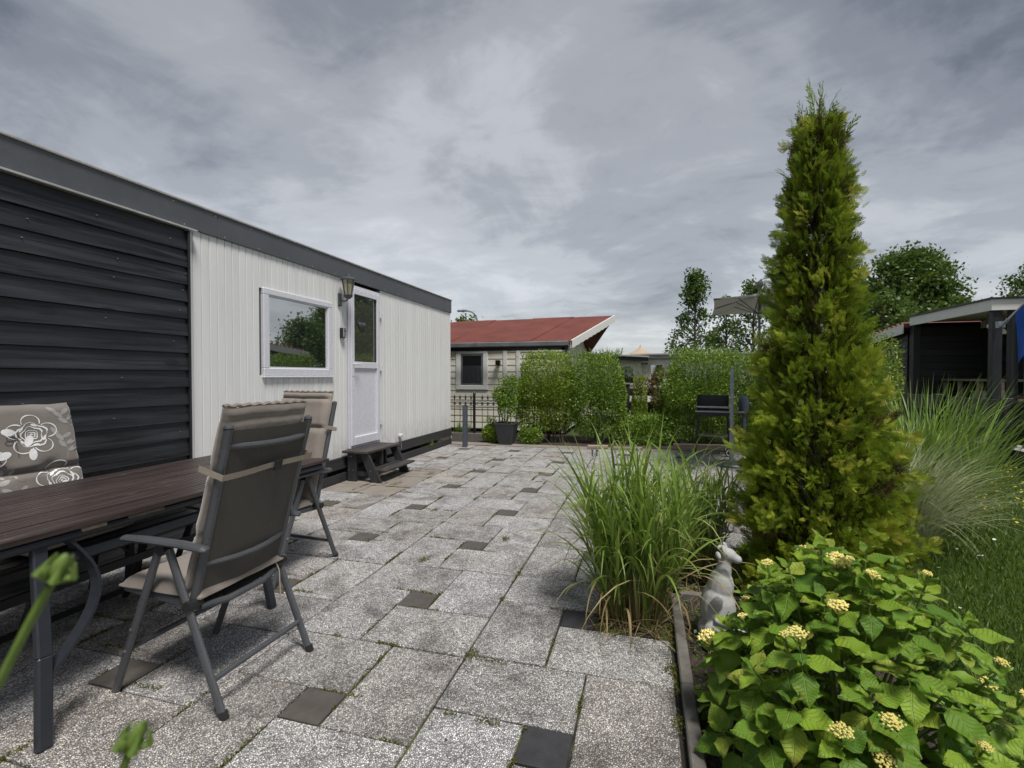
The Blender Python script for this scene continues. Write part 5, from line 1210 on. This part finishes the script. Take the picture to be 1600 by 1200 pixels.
# ---- hydrangea
hy = thing('hydrangea', 'leafy lime green hydrangea bush with yellow flower heads beside the kerb', 'shrub', (.70, 1.98, -.03))
def hleaf(seed):
    r_ = random.Random(seed); Ln = r_.uniform(.080, .112); Wd = Ln*r_.uniform(.70, .86); nu, nv = 4, 9; bend = r_.uniform(.12, .42); cup = r_.uniform(.10, .28); tw = r_.uniform(-.25, .25)
    def f(u, v):
        s_ = (u-.5)*2; t_ = v
        w_ = (math.sin(math.pi*min(1, t_**.72*1.0)))**.75 * (1-.18*t_) if 0 < t_ < 1 else 0.0
        ser = 1 + (.085 if (abs(s_) > .9 and int(round(v*nv)) % 2) else 0)
        x_ = s_*Wd*.5*w_*ser; y_ = t_*Ln + abs(s_)*-.006
        z_ = cup*abs(x_)**1.15*1.3 - bend*Ln*t_*t_*.8 + .006*math.sin(t_*9+abs(s_)*2) + tw*x_*t_
        return (x_, y_+.018, z_)
    m = MB().grid(f, nu, nv)
    m.tube([(0, 0, 0), (0, .02, 0)], .0022, 4)
    me = m.mesh('leaf', 60); me.materials.append(MAT['hydra']); return me
HL = [hleaf(k) for k in range(7)]
fh_me = []
for q in range(3):
    m = MB(); r_ = random.Random(q); bn_ = 64
    for k in range(bn_):
        rr = .034*math.sqrt((k+.5)/bn_); a_ = k*2.39996; x_, y_ = rr*math.cos(a_)*1.15, rr*math.sin(a_)*.95; z_ = .010*(1-(rr/.036)**2)+r_.uniform(-.007, .006); x_ += r_.uniform(-.005, .005); y_ += r_.uniform(-.005, .005); s_ = r_.uniform(.0036, .0068)
        m.add([(x_+s_, y_, z_), (x_, y_+s_, z_), (x_-s_, y_, z_), (x_, y_-s_, z_), (x_, y_, z_+s_), (x_, y_, z_-s_)], [(0, 1, 4), (1, 2, 4), (2, 3, 4), (3, 0, 4), (1, 0, 5), (2, 1, 5), (3, 2, 5), (0, 3, 5)])
        if k % 4 == 0: m.tube([(0, 0, -.035), (x_*.7, y_*.7, z_-.008)], .0012, 3, False)
    me = m.mesh('flower_head', 60); me.materials.append(MAT['petal_y']); fh_me.append(me)
HR, HH = .46, .66
r_ = random.Random(5); cnt = 0; tips = []
for k in range(1500):
    # tips spread over a dome, spaced apart
    a_ = r_.uniform(0, 6.283); t_ = r_.random()**.75; ph = t_*1.62
    s_ = .86+.2*r_.random(); p = Vector((HR*s_*math.sin(ph)*math.cos(a_)*1.02, HR*s_*math.sin(ph)*math.sin(a_), .13 + HH*s_*math.cos(ph)))
    if p.z < .06: continue
    if all((p-q).length > .096 for q in tips): tips.append(p)
    if len(tips) >= 82: break
stems = MB(); extra = []
camdir = Vector((-.70, -1.98, 1.40)).normalized()
tips.sort(key=lambda p: -p.dot(camdir))
def basis(D, Nn):
    D = D.normalized(); X = D.cross(Nn).normalized(); Z = X.cross(D); return Matrix((X, D, Z)).transposed()
for ti, p in enumerate(tips):
    root = Vector((p.x*.12, p.y*.12, 0)); midp = Vector((p.x*.62, p.y*.62, p.z*.55)); ax = (p-midp).normalized()*.6+Vector((0, 0, .55)); ax.normalize()
    stems.tube([root, midp, p], [.006, .005, .0035], 5, False)
    ref = ax.cross(Vector((r_.random(), r_.random(), .1))).normalized(); ref2 = ax.cross(ref)
    big = r_.uniform(.8, 1.12)
    for lev in range(4):
        for s in (-1, 1):
            d0 = (ref if lev % 2 == 0 else ref2)*s; spread = (.45, .95, 1.25, 1.5)[lev]+r_.uniform(-.2, .2)
            D = ax*math.cos(spread)+d0*math.sin(spread) + Vector((r_.uniform(-.15, .15), r_.uniform(-.15, .15), -.12*lev))
            sc = (.52, .90, 1.06, 1.08)[lev]*big*r_.uniform(.88, 1.1)
            pos = p-ax*(.002+.028*lev)
            Mx = basis(D, ax + Vector((0, 0, .35)))
            if cnt < 296 and not (lev == 3 and ti > 20):
                o = link('leaf', HL[r_.randrange(7)], None, hy, pos); o.rotation_euler = Mx.to_euler(); o.scale = (sc,)*3; cnt += 1
            else: extra.append((pos, Mx, sc))
    if r_.random() < .42 and p.z > .28:
        o = link('flower_head', fh_me[ti % 3], None, hy, p+ax*.05); q_ = (ax+Vector((r_.uniform(-.3, .3), r_.uniform(-.3, .3), .6))).to_track_quat('Z', 'Y'); o.rotation_euler = q_.to_euler(); s_ = r_.choice((.42, .5, .6, .75, .9, 1.1)); o.scale = (s_,)*3
        stems.tube([p, p+ax*.045], .003, 5, False)
# hidden inner leaves as one mass
for k in range(170):
    a_ = r_.uniform(0, 6.283); ph = r_.random()*1.5; s_ = .45+.4*r_.random(); p = Vector((HR*s_*math.sin(ph)*math.cos(a_), HR*s_*math.sin(ph)*math.sin(a_), .05+HH*s_*math.cos(ph)))
    D = Vector((p.x, p.y, .1)).normalized()+Vector((r_.uniform(-.5, .5), r_.uniform(-.5, .5), r_.uniform(-.4, .2))); extra.append((p, basis(D, Vector((0, 0, 1))), r_.uniform(.8, 1.1)))
em = MB()
for pos, Mx, sc in extra:
    me = HL[r_.randrange(7)]; vs_ = [tuple(Mx @ (v.co*sc) + pos) for v in me.vertices]; em.add(vs_, [tuple(f.vertices) for f in me.polygons])
iv = obj('inner_leaves', em, MAT['hydra_in'], hy, smooth=0, kind='stuff'); iv.data.shade_smooth()
obj('stems', stems, MAT['stem'], hy)

# ---- hedges and shrubs
def leaf_shell(n, dims, seed, pw=4.0, lo=.62, ls=(.032, .058), up=.25, lump=.24, zmin=-.98, shoots=0, tall=.2):
    a, b, c = dims; d = rdir(n)
    den = (np.abs(d[:, 0]/a)**pw+np.abs(d[:, 1]/b)**pw+np.abs(d[:, 2]/c)**pw)**(1/pw); P_ = d/den[:, None]
    nz = lumps(P_, seed, 1.0); s_ = lo+(1-lo)*rng.random(n)**.55; P_ = P_*(s_*(1+lump*nz))[:, None]
    k = P_[:, 2] > zmin*c; P_ = P_[k]; d = d[k]; n = len(P_)
    D_ = unit(d+np.array([0, 0, up])) + rdir(n)*.85; Nn = d+rdir(n)*.6
    l = rng.uniform(*ls, n); V, F = leaf_quads(P_, D_, Nn, l, l*.52); out = [(V, F)]
    if shoots:
        x = rng.uniform(-a*.95, a*.95, shoots); y = rng.uniform(-b*.8, b*.8, shoots); h = rng.uniform(.3, 1, shoots)*tall; m = 10
        t = np.linspace(0, 1, m)[None, :]; ln = rng.normal(0, .12, (shoots, 2))
        pos = np.stack([x[:, None]+ln[:, :1]*t*.4, y[:, None]+ln[:, 1:]*t*.4, c*.90+h[:, None]*t], -1).reshape(-1, 3); dd = rdir(len(pos)); dd[:, 2] = np.abs(dd[:, 2])+.5
        l = rng.uniform(ls[0], ls[1], len(pos))*.85; out.append(leaf_quads(pos, dd, rdir(len(pos)), l, l*.45))
    V, F, _ = joinnp(out); return V, F
def shrub(name, label, cat, c, dims, n, mat, seed, group=None, stems=10, **k):
    t = thing(name, label, cat, (c[0], c[1], 0), 0, group)
    V, F = leaf_shell(n, dims, seed, **k); V[:, 2] += c[2]; me = np_mesh('foliage', V, F); link('foliage', me, MAT[mat], t, kind='stuff')
    m = MB(); q = random.Random(seed)
    for _ in range(stems):
        x0, y0 = q.uniform(-.6, .6)*dims[0], q.uniform(-.5, .5)*dims[1]; x1, y1 = x0+q.uniform(-.2, .2), y0+q.uniform(-.15, .15); h = c[2]+dims[2]*q.uniform(.3, .85)
        m.tube([(x0, y0, -.02), ((x0+x1)/2+q.uniform(-.05, .05), (y0+y1)/2, h*.5), (x1, y1, h)], [.014, .010, .004], 5)
    obj('stems', m, MAT['stem_b'], t); return t
G1 = 'clipped shrubs of the hedge'
shrub('hedge_shrub', 'tall leafy hedge bush directly right of the tapered planter', 'hedge', (-2.05, 10.30, .98), (.66, .42, .88), 26000, 'privet2', 1, None, 16, shoots=90, tall=.16)
shrub('hedge_shrub', 'tall leafy hedge bush left of the black garden post', 'hedge', (-.98, 10.40, .99), (.52, .42, .90), 21000, 'privet', 2, None, 14, shoots=70, tall=.18)
shrub('hedge_shrub', 'dense green hedge bush right of the hedge gap behind the barbecue', 'hedge', (1.05, 10.55, .97), (.62, .45, .90), 25000, 'privet', 3, None, 14, shoots=70, tall=.2)
shrub('hedge_shrub', 'dense green hedge bush behind the open parasol pole', 'hedge', (2.2, 10.75, .98), (.75, .45, .90), 26000, 'privet', 4, None, 14, shoots=70, tall=.25)
shrub('hedge_shrub', 'tall bright hedge bush between golden conifer and black shed', 'hedge', (3.75, 10.5, 1.1), (.62, .5, 1.08), 20000, 'privet2', 5, None, 12, shoots=60, tall=.15)
shrub('hedge_shrub', 'low leafy hedge filling the foot of the hedge gap', 'hedge', (.02, 10.35, .28), (.62, .25, .30), 7000, 'privet', 6, None, 8, shoots=30, tall=.25)
shrub('garden_shrub', 'narrow yellow green upright shrub in front of the black board fence', 'shrub', (-.12, 10.72, .72), (.14, .16, .62), 4200, 'golden', 7, None, 6, shoots=25, tall=.2, lump=.2)
shrub('garden_shrub', 'loose reddish and golden shrub right of the yellow green upright one', 'shrub', (.42, 11.0, .85), (.30, .25, .55), 2600, 'redleaf', 8, None, 8, shoots=25, tall=.2, lump=.3, lo=.3)
shrub('garden_shrub', 'loose golden leaved shrub leaning on the right hedge', 'shrub', (.52, 10.75, .80), (.28, .2, .6), 2600, 'golden', 18, None, 8, shoots=25, tall=.25, lump=.3, lo=.3)
shrub('low_shrub', 'low rounded green shrub at the foot of the iron fence', 'shrub', (-3.12, 9.80, .20), (.26, .20, .22), 3600, 'privet2', 9, None, 6, shoots=24, tall=.14, pw=2.4)
shrub('low_shrub', 'low straggly plant under the hedge right of the planter', 'shrub', (-2.28, 9.72, .14), (.28, .12, .16), 1500, 'privet', 10, None, 5, shoots=16, tall=.12, pw=2.4)
ps_ = shrub('potted_shrub', 'young loose shrub growing in the anthracite planter', 'shrub', (-2.76, 9.55, .86), (.17, .17, .42), 1900, 'privet', 12, None, 5, shoots=14, tall=.22, pw=2.2, lump=.45, lo=.25, ls=(.04, .06))
for cx_, cz_, rx_, rz_, n_ in ((-.16, 1.02, .13, .2, 500), (.08, 1.22, .14, .24, 650)):
    V, F = leaf_shell(n_, (rx_, rx_, rz_), 40+n_, 2.2, .3, (.04, .06)); V[:, 0] += cx_; V[:, 2] += cz_; link('foliage', np_mesh('foliage', V, F), MAT['privet'], ps_, kind='stuff')
clump('grass_tuft', 'bright green grass tuft behind the iron fence by the chalet corner', (-4.05, 10.35, 0), 160, .16, (.2, .4), .012, (.0, .4), (.1, .8), 'reed', False)
shrub('creeper', 'small leafy plant peeping through the chalet skirting slot', 'plant', (-3.96, 8.35, .13), (.05, .45, .06), 260, 'privet2', 14, None, 3, ls=(.05, .08), pw=2.2)
shrub('flower_basket', 'reddish bloom mound above the black fence post', 'flower basket', (-.02, 11.22, 1.20), (.2, .16, .14), 800, 'redleaf', 78, None, 2, pw=2.2)

# ---- trees
def tree(name, label, base, h, crown, nclu, nleaf, ls, sig, mat, seed, trunk=.09, shape=lambda t: math.sin(math.pi*min(1, .12+.88*t))**.7, z0=.25, lean=0.0):
    q = random.Random(seed); t = thing(name, label, 'tree', (base[0], base[1], -.05)); V = []; F = []
    m = MB(); m.tube([(0, 0, 0), (lean*.3, .02, h*.35), (lean*.7, -.03, h*.7), (lean, 0, h*.97)], [trunk, trunk*.75, trunk*.4, .012], 8)
    cs = []
    for k in range(nclu):
        tz = q.random()**.85; z_ = h*(z0+(1-z0)*tz); R = crown*shape(tz); a_ = q.uniform(0, 6.283); rr = R*math.sqrt(q.uniform(.12, 1))*q.uniform(.8, 1.12)
        c_ = (rr*math.cos(a_)+lean*tz, rr*math.sin(a_), z_); cs.append(c_)
        zb = max(h*.12, z_-rr*.8-.2); xb = lean*zb/h
        m.tube([(xb, 0, zb), ((xb+c_[0])*.5, c_[1]*.45, (zb+z_)/2+.05), c_], [trunk*.28, trunk*.16, .006], 4, False)
    cs = np.array(cs); P_ = np.repeat(cs, nleaf, 0); P_ = P_ + rng.normal(size=P_.shape)*np.array([sig, sig, sig*.8]); n = len(P_)
    l = rng.uniform(*ls, n); V, F = leaf_quads(P_, rdir(n), rdir(n), l, l*.62)
    link('crown', np_mesh('crown', V, F), MAT[mat], t, kind='stuff'); obj('trunk', m, MAT['bark'], t); return t
tree('young_tree', 'slender airy young tree left of the parasol above the hedge', (2.17, 23.4), 6.15, 1.5, 105, 42, (.10, .19), .14, 'treeleaf', 1, shape=lambda t: (.8+.2*math.sin(t*7))*(1-t**1.5)+.10, z0=.22)
tree('young_tree', 'thin young tree behind the parasol canopy edge', (3.55, 23.8), 4.9, .85, 60, 34, (.10, .18), .15, 'treeleaf', 2, shape=lambda t: (1-t**2)+.1)
tree('young_tree', 'thin taller tree behind the parasol pole', (4.75, 24.2), 5.75, 1.05, 80, 34, (.10, .18), .16, 'treeleaf', 3, shape=lambda t: (1-t**2)+.1)
tree('broad_tree', 'broad dense green tree rising behind the tiled shed', (14.6, 33.1), 8.3, 2.75, 210, 120, (.15, .28), .33, 'treeleaf2', 4, .2, lambda t: (math.sin(math.pi*min(1, .22+.74*t)))**.55)
tree('bushy_tree', 'bushy tree behind the tiled shed partly hidden by the golden conifer', (7.8, 19.3), 4.15, 1.25, 80, 70, (.10, .18), .2, 'treeleaf2', 9, .12)
tree('dark_tree', 'dark open-crowned tree above the veranda roof', (46.5, 74.3), 15.0, 4.6, 110, 70, (.3, .5), .6, 'treeleaf', 5, .3)
tree('roadside_tree', 'small tree crown just above the red felt roof', (-7.4, 19.5), 3.8, .9, 60, 60, (.10, .18), .2, 'treeleaf2', 6, .1)

# ---- lawn blades, daisies, buttercups
n = 210000
xy = np.stack([rng.uniform(1.15, 5.3, n), rng.uniform(.6, 12.3, n)], 1); dist = np.hypot(xy[:, 0], xy[:, 1])
kp = (rng.random(n) < np.clip((3.4/dist)**1.6, .05, 1)) & ~((xy[:, 0] < 1.36+.08*np.sin(xy[:, 1]*5)) & (xy[:, 1] < 4.3)) & ~((((xy[:, 0] < 2.16) & (xy[:, 1] > 5.68)) | ((xy[:, 0] < 1.16) & (xy[:, 1] > 4.25))) & (xy[:, 1] < 9.3)); xy = xy[kp]; dist = dist[kp]; n = len(xy)
base = np.concatenate([xy, np.full((n, 1), -.03)], 1)
V, F, A = blades(n, base, rng.uniform(0, 6.283, n), rng.uniform(0, .7, n), rng.uniform(0, .9, n), rng.uniform(.03, .065, n), .0035+.0011*dist, 2, 1.5)
lg = link('lawn_grass', np_mesh('lawn_grass', V, F, A), MAT['grass'], kind='stuff')
tag(lg, 'short mown green grass of the lawn', 'grass')
def discs(name, n, xr, yr, zr, r, mat, label, cl=None):
    x = rng.uniform(*xr, n); y = rng.uniform(*yr, n)
    if cl is not None: c = rng.integers(0, len(cl), n); x = np.array(cl)[c, 0]+rng.normal(0, .28, n); y = np.array(cl)[c, 1]+rng.normal(0, .5, n)
    z = rng.uniform(*zr, n); k = np.arange(6)*math.pi/3; rr = r*(.7+.6*rng.random(n))
    V = np.stack([x[:, None]+rr[:, None]*np.cos(k), y[:, None]+rr[:, None]*np.sin(k), z[:, None]+rng.normal(0, .004, (n, 6))], -1).reshape(-1, 3); F = np.arange(n*6).reshape(n, 6)
    tag(link(name, np_mesh(name, V, F), MAT[mat], kind='stuff'), label, 'flowers')
discs('daisies', 150, (1.5, 5.2), (1.8, 9.5), (.02, .045), .011, 'petal_w', 'tiny white daisies scattered through the lawn')
discs('buttercups', 230, (0, 1), (0, 1), (.04, .20), .013, 'butter', 'tiny yellow buttercups along the lawn edge', [(3.6, 6.6), (3.3, 5.8), (4.2, 7.4), (4.6, 8.4), (3.9, 6.0), (4.4, 7.9)])

# ---- weeds in the bed, moss in the joints
n = 9000; x = rng.uniform(.23, 1.35, n); y = rng.uniform(.4, 4.2, n); dens = .5+.5*np.sin(x*9+1)*np.sin(y*6); kp = rng.random(n) < dens*(.35+.65*(x < .6)); x, y = x[kp], y[kp]; n = len(x)
P_ = np.stack([x, y, rng.uniform(-.03, .035, n)], 1); l = rng.uniform(.012, .03, n); V, F = leaf_quads(P_, rdir(n)*[1, 1, .4], np.array([0, 0, 1.])+rdir(n)*.5, l, l*.7)
tag(link('bed_weeds', np_mesh('bed_weeds', V, F), MAT['weed'], kind='stuff'), 'small green weeds covering the bed beside the kerb', 'weeds')
mp_ = []
for k in range(430):
    vert = random.random() < .55
    i = random.randint(-2, 1); j = random.randint(-1, 6); cx, cy = PX0+i, PY0+j
    if i == -2: cy -= .18
    off = random.choice((-.1, .1, .5)); ln = random.uniform(.03, .22); s0 = random.uniform(-.5, .5)
    if off == .1: s0 = random.uniform(-.1, .4) if vert else random.uniform(-.5, 0)
    if off == -.1: s0 = random.uniform(-.5, 0) if vert else random.uniform(-.1, .4)
    m_ = int(60*ln/.1)+12; t_ = rng.random(m_)*ln+s0; w_ = rng.normal(0, .0065, m_)
    if vert: mp_.append(np.stack([cx+off+w_, cy+t_, rng.uniform(-.010, .004, m_)], 1))
    else: mp_.append(np.stack([cx+t_, cy+off+w_, rng.uniform(-.010, .004, m_)], 1))
for (x_, y_, r_, m_) in ((-1.62, 3.33, .035, 160), (-1.15, 3.93, .03, 130), (-.84, 2.25, .03, 120), (-2.1, 4.6, .03, 90), (.13, 2.4, .03, 150), (.14, 2.02, .035, 160), (.14, 2.95, .03, 90), (-2.95, 6.3, .06, 160), (-3.1, 5.6, .06, 160)):
    mp_.append(np.stack([x_+rng.normal(0, r_, m_)*.6, y_+rng.normal(0, r_, m_), rng.uniform(0, .014, m_)], 1))
P_ = np.concatenate(mp_); kp = ~((P_[:, 0] > .17) & (P_[:, 1] < 4.28)); P_ = P_[kp]; n = len(P_); l = rng.uniform(.006, .013, n); D_ = rdir(n); D_[:, 2] = np.abs(D_[:, 2])*.8
V, F = leaf_quads(P_, D_, rdir(n), l, l*.7)
tag(link('joint_moss', np_mesh('joint_moss', V, F), MAT['moss'], kind='stuff'), 'green moss growing in the joints of the paving', 'moss')
n = 900; x = np.where(rng.random(n) < .5, rng.uniform(-.25, .15, n), rng.uniform(.25, .7, n)); y = rng.uniform(2.66, 4.1, n); y = np.where(x < .2, rng.uniform(2.66, 3.25, n), y)
V, F, A = blades(n, np.stack([x, y, np.full(n, -.02)], 1), rng.uniform(0, 6.283, n), rng.uniform(1.0, 1.5, n), rng.uniform(-.2, .3, n), rng.uniform(.04, .16, n), np.full(n, .004), 4)
tag(link('dead_leaves', np_mesh('dead_leaves', V, F, A), MAT['straw'], kind='stuff'), 'dry straw litter around the tall grass clumps', 'litter')

n = 260; x = rng.uniform(-3.2, .1, n); y = rng.uniform(1.2, 8.5, n); l = rng.uniform(.006, .018, n); D_ = rdir(n)*[1, 1, .15]
V, F = leaf_quads(np.stack([x, y, np.full(n, .004)], 1), D_, np.array([0, 0, 1.])+rdir(n)*.3, l, l*.55)
tag(link('fallen_bits', np_mesh('fallen_bits', V, F), MAT['straw'] if False else MAT['redleaf'], kind='stuff'), 'tiny fallen leaf scraps on the paving', 'litter')
# ---- stone figure
def blobmesh(parts, voxel):
    m = MB()
    for (c, r, rot) in parts:
        nv, nu = 10, 14; vs_ = []; R = Euler(rot).to_matrix()
        for j in range(nv+1):
            for i in range(nu):
                ph = math.pi*j/nv; a_ = 2*math.pi*i/nu; p = R @ Vector((r[0]*math.sin(ph)*math.cos(a_), r[1]*math.sin(ph)*math.sin(a_), r[2]*math.cos(ph))); vs_.append((c[0]+p.x, c[1]+p.y, c[2]+p.z))
        m.add(vs_, [(j*nu+i, j*nu+(i+1) % nu, (j+1)*nu+(i+1) % nu, (j+1)*nu+i) for j in range(nv) for i in range(nu)])
    me = bpy.data.meshes.new('tmp'); me.from_pydata(m.v, [], m.f); bm_ = bmesh.new(); bm_.from_mesh(me); bmesh.ops.remove_doubles(bm_, verts=bm_.verts, dist=1e-5); bmesh.ops.recalc_face_normals(bm_, faces=bm_.faces); bm_.to_mesh(me); bm_.free()
    o = bpy.data.objects.new('tmp', me); COL.objects.link(o); md = o.modifiers.new('r', 'REMESH'); md.mode = 'VOXEL'; md.voxel_size = voxel
    sm = o.modifiers.new('s', 'SMOOTH'); sm.iterations = 3; sm.factor = .5
    bpy.context.view_layer.update(); out = bpy.data.meshes.new_from_object(o.evaluated_get(bpy.context.evaluated_depsgraph_get())); bpy.data.objects.remove(o); out.shade_smooth(); return out
Z3 = (0, 0, 0)
fig = [((0, 0, .17), (.088, .092, .135), Z3), ((.012, 0, .28), (.066, .064, .10), (0, .1, 0)), ((.026, 0, .36), (.040, .040, .085), (0, .12, 0)), ((.034, 0, .415), (.032, .032, .05), Z3),
       ((.050, 0, .455), (.042, .036, .034), (0, .3, 0)), ((.088, 0, .438), (.027, .026, .022), (0, .3, 0)), ((.030, .035, .485), (.012, .016, .030), (.5, -.3, 0)), ((.030, -.035, .485), (.012, .016, .030), (-.5, -.3, 0)),
       ((.005, -.062, .462), (.013, .027, .018), (.3, 0, .4)), ((.005, .062, .462), (.013, .027, .018), (-.3, 0, -.4)), ((-.005, -.080, .205), (.030, .022, .085), (.35, .35, 0)), ((.04, -.085, .135), (.055, .022, .022), (0, .2, .4)),
       ((.01, -.07, .075), (.075, .045, .06), (0, 0, .3)), ((-.01, -.115, .032), (.045, .040, .036), Z3), ((.08, .05, .04), (.07, .04, .04), Z3), ((0, 0, .05), (.10, .10, .07), Z3)]
sf = tag(link('stone_figure', blobmesh(fig, .0055), MAT['stone'], None, (.385, 2.80, -.03), (0, 0, rad(-12))), 'grey cast stone seated animal figure between grass clump and conifer', 'statue')
sf.scale = (1.04,)*3

# ---- out-of-focus bud stems right by the camera
def cp_(px, py, dep): 
    r3 = cam.rotation_euler.to_matrix(); v = r3 @ Vector(((px-800)/FPX*dep, -(py-600)/FPX*dep, -dep)); return v + Vector((0, 0, CAM_H))
bp_ = thing('budding_plant', 'tall thin green stems with unopened buds rising beside the paving', 'plant', (-.62, .02, 0))
org = Vector((-.62, .02, 0))
for pts_, bud in (([(-60, 1190), (-5, 1075), (40, 985), (78, 915)], (92, 888)), ([(165, 1290), (188, 1215), (200, 1180)], (212, 1150))):
    dep = .36; w3 = [cp_(*p, dep) - org for p in pts_]; root = Vector((w3[0].x*.25, w3[0].y*.25, 0))
    obj('stem', MB().tube([root, root.lerp(w3[0], .5)+Vector((-.01, 0, .03)), *w3], [.0045, .004] + [.0032]*len(w3), 8), MAT['stem'], bp_)
    b0 = cp_(*bud, dep)-org; dr = (b0-w3[-1]).normalized()
    rot = dr.to_track_quat('Z', 'Y').to_matrix(); t = MB()
    for (off, s_, tl_) in (((0, 0), 1.0, 0), ((.012, .004), .75, .5), ((-.008, .006), .6, -.4)):
        u = MB().lathe([(.002, -.012), (.008, -.004), (.0105, .006), (.008, .018), (.0045, .026), (0, .030)], n=9); R2 = rot @ Euler((0, tl_, 0)).to_matrix()
        t.add([tuple(R2 @ Vector(((x_*s_+off[0])*.6, (y_*s_+off[1])*.6, z_*s_*.62)) + w3[-1] + dr*.009) for x_, y_, z_ in u.v], u.f)
    obj('bud', t, MAT['stem'], bp_, smooth=60)
    sp2 = MB()
    for k in range(5):
        a_ = k*1.256; q0 = w3[-1]+dr*.004; q1 = w3[-1]+dr*.022+rot @ Vector((.008*math.cos(a_), .008*math.sin(a_), 0)); sp2.tube([q0, q0.lerp(q1, .5)+rot @ Vector((.007*math.cos(a_), .007*math.sin(a_), -.002)), q1], [.003, .0035, .0008], 5)
    obj('sepal', sp2, MAT['stem'], bp_)
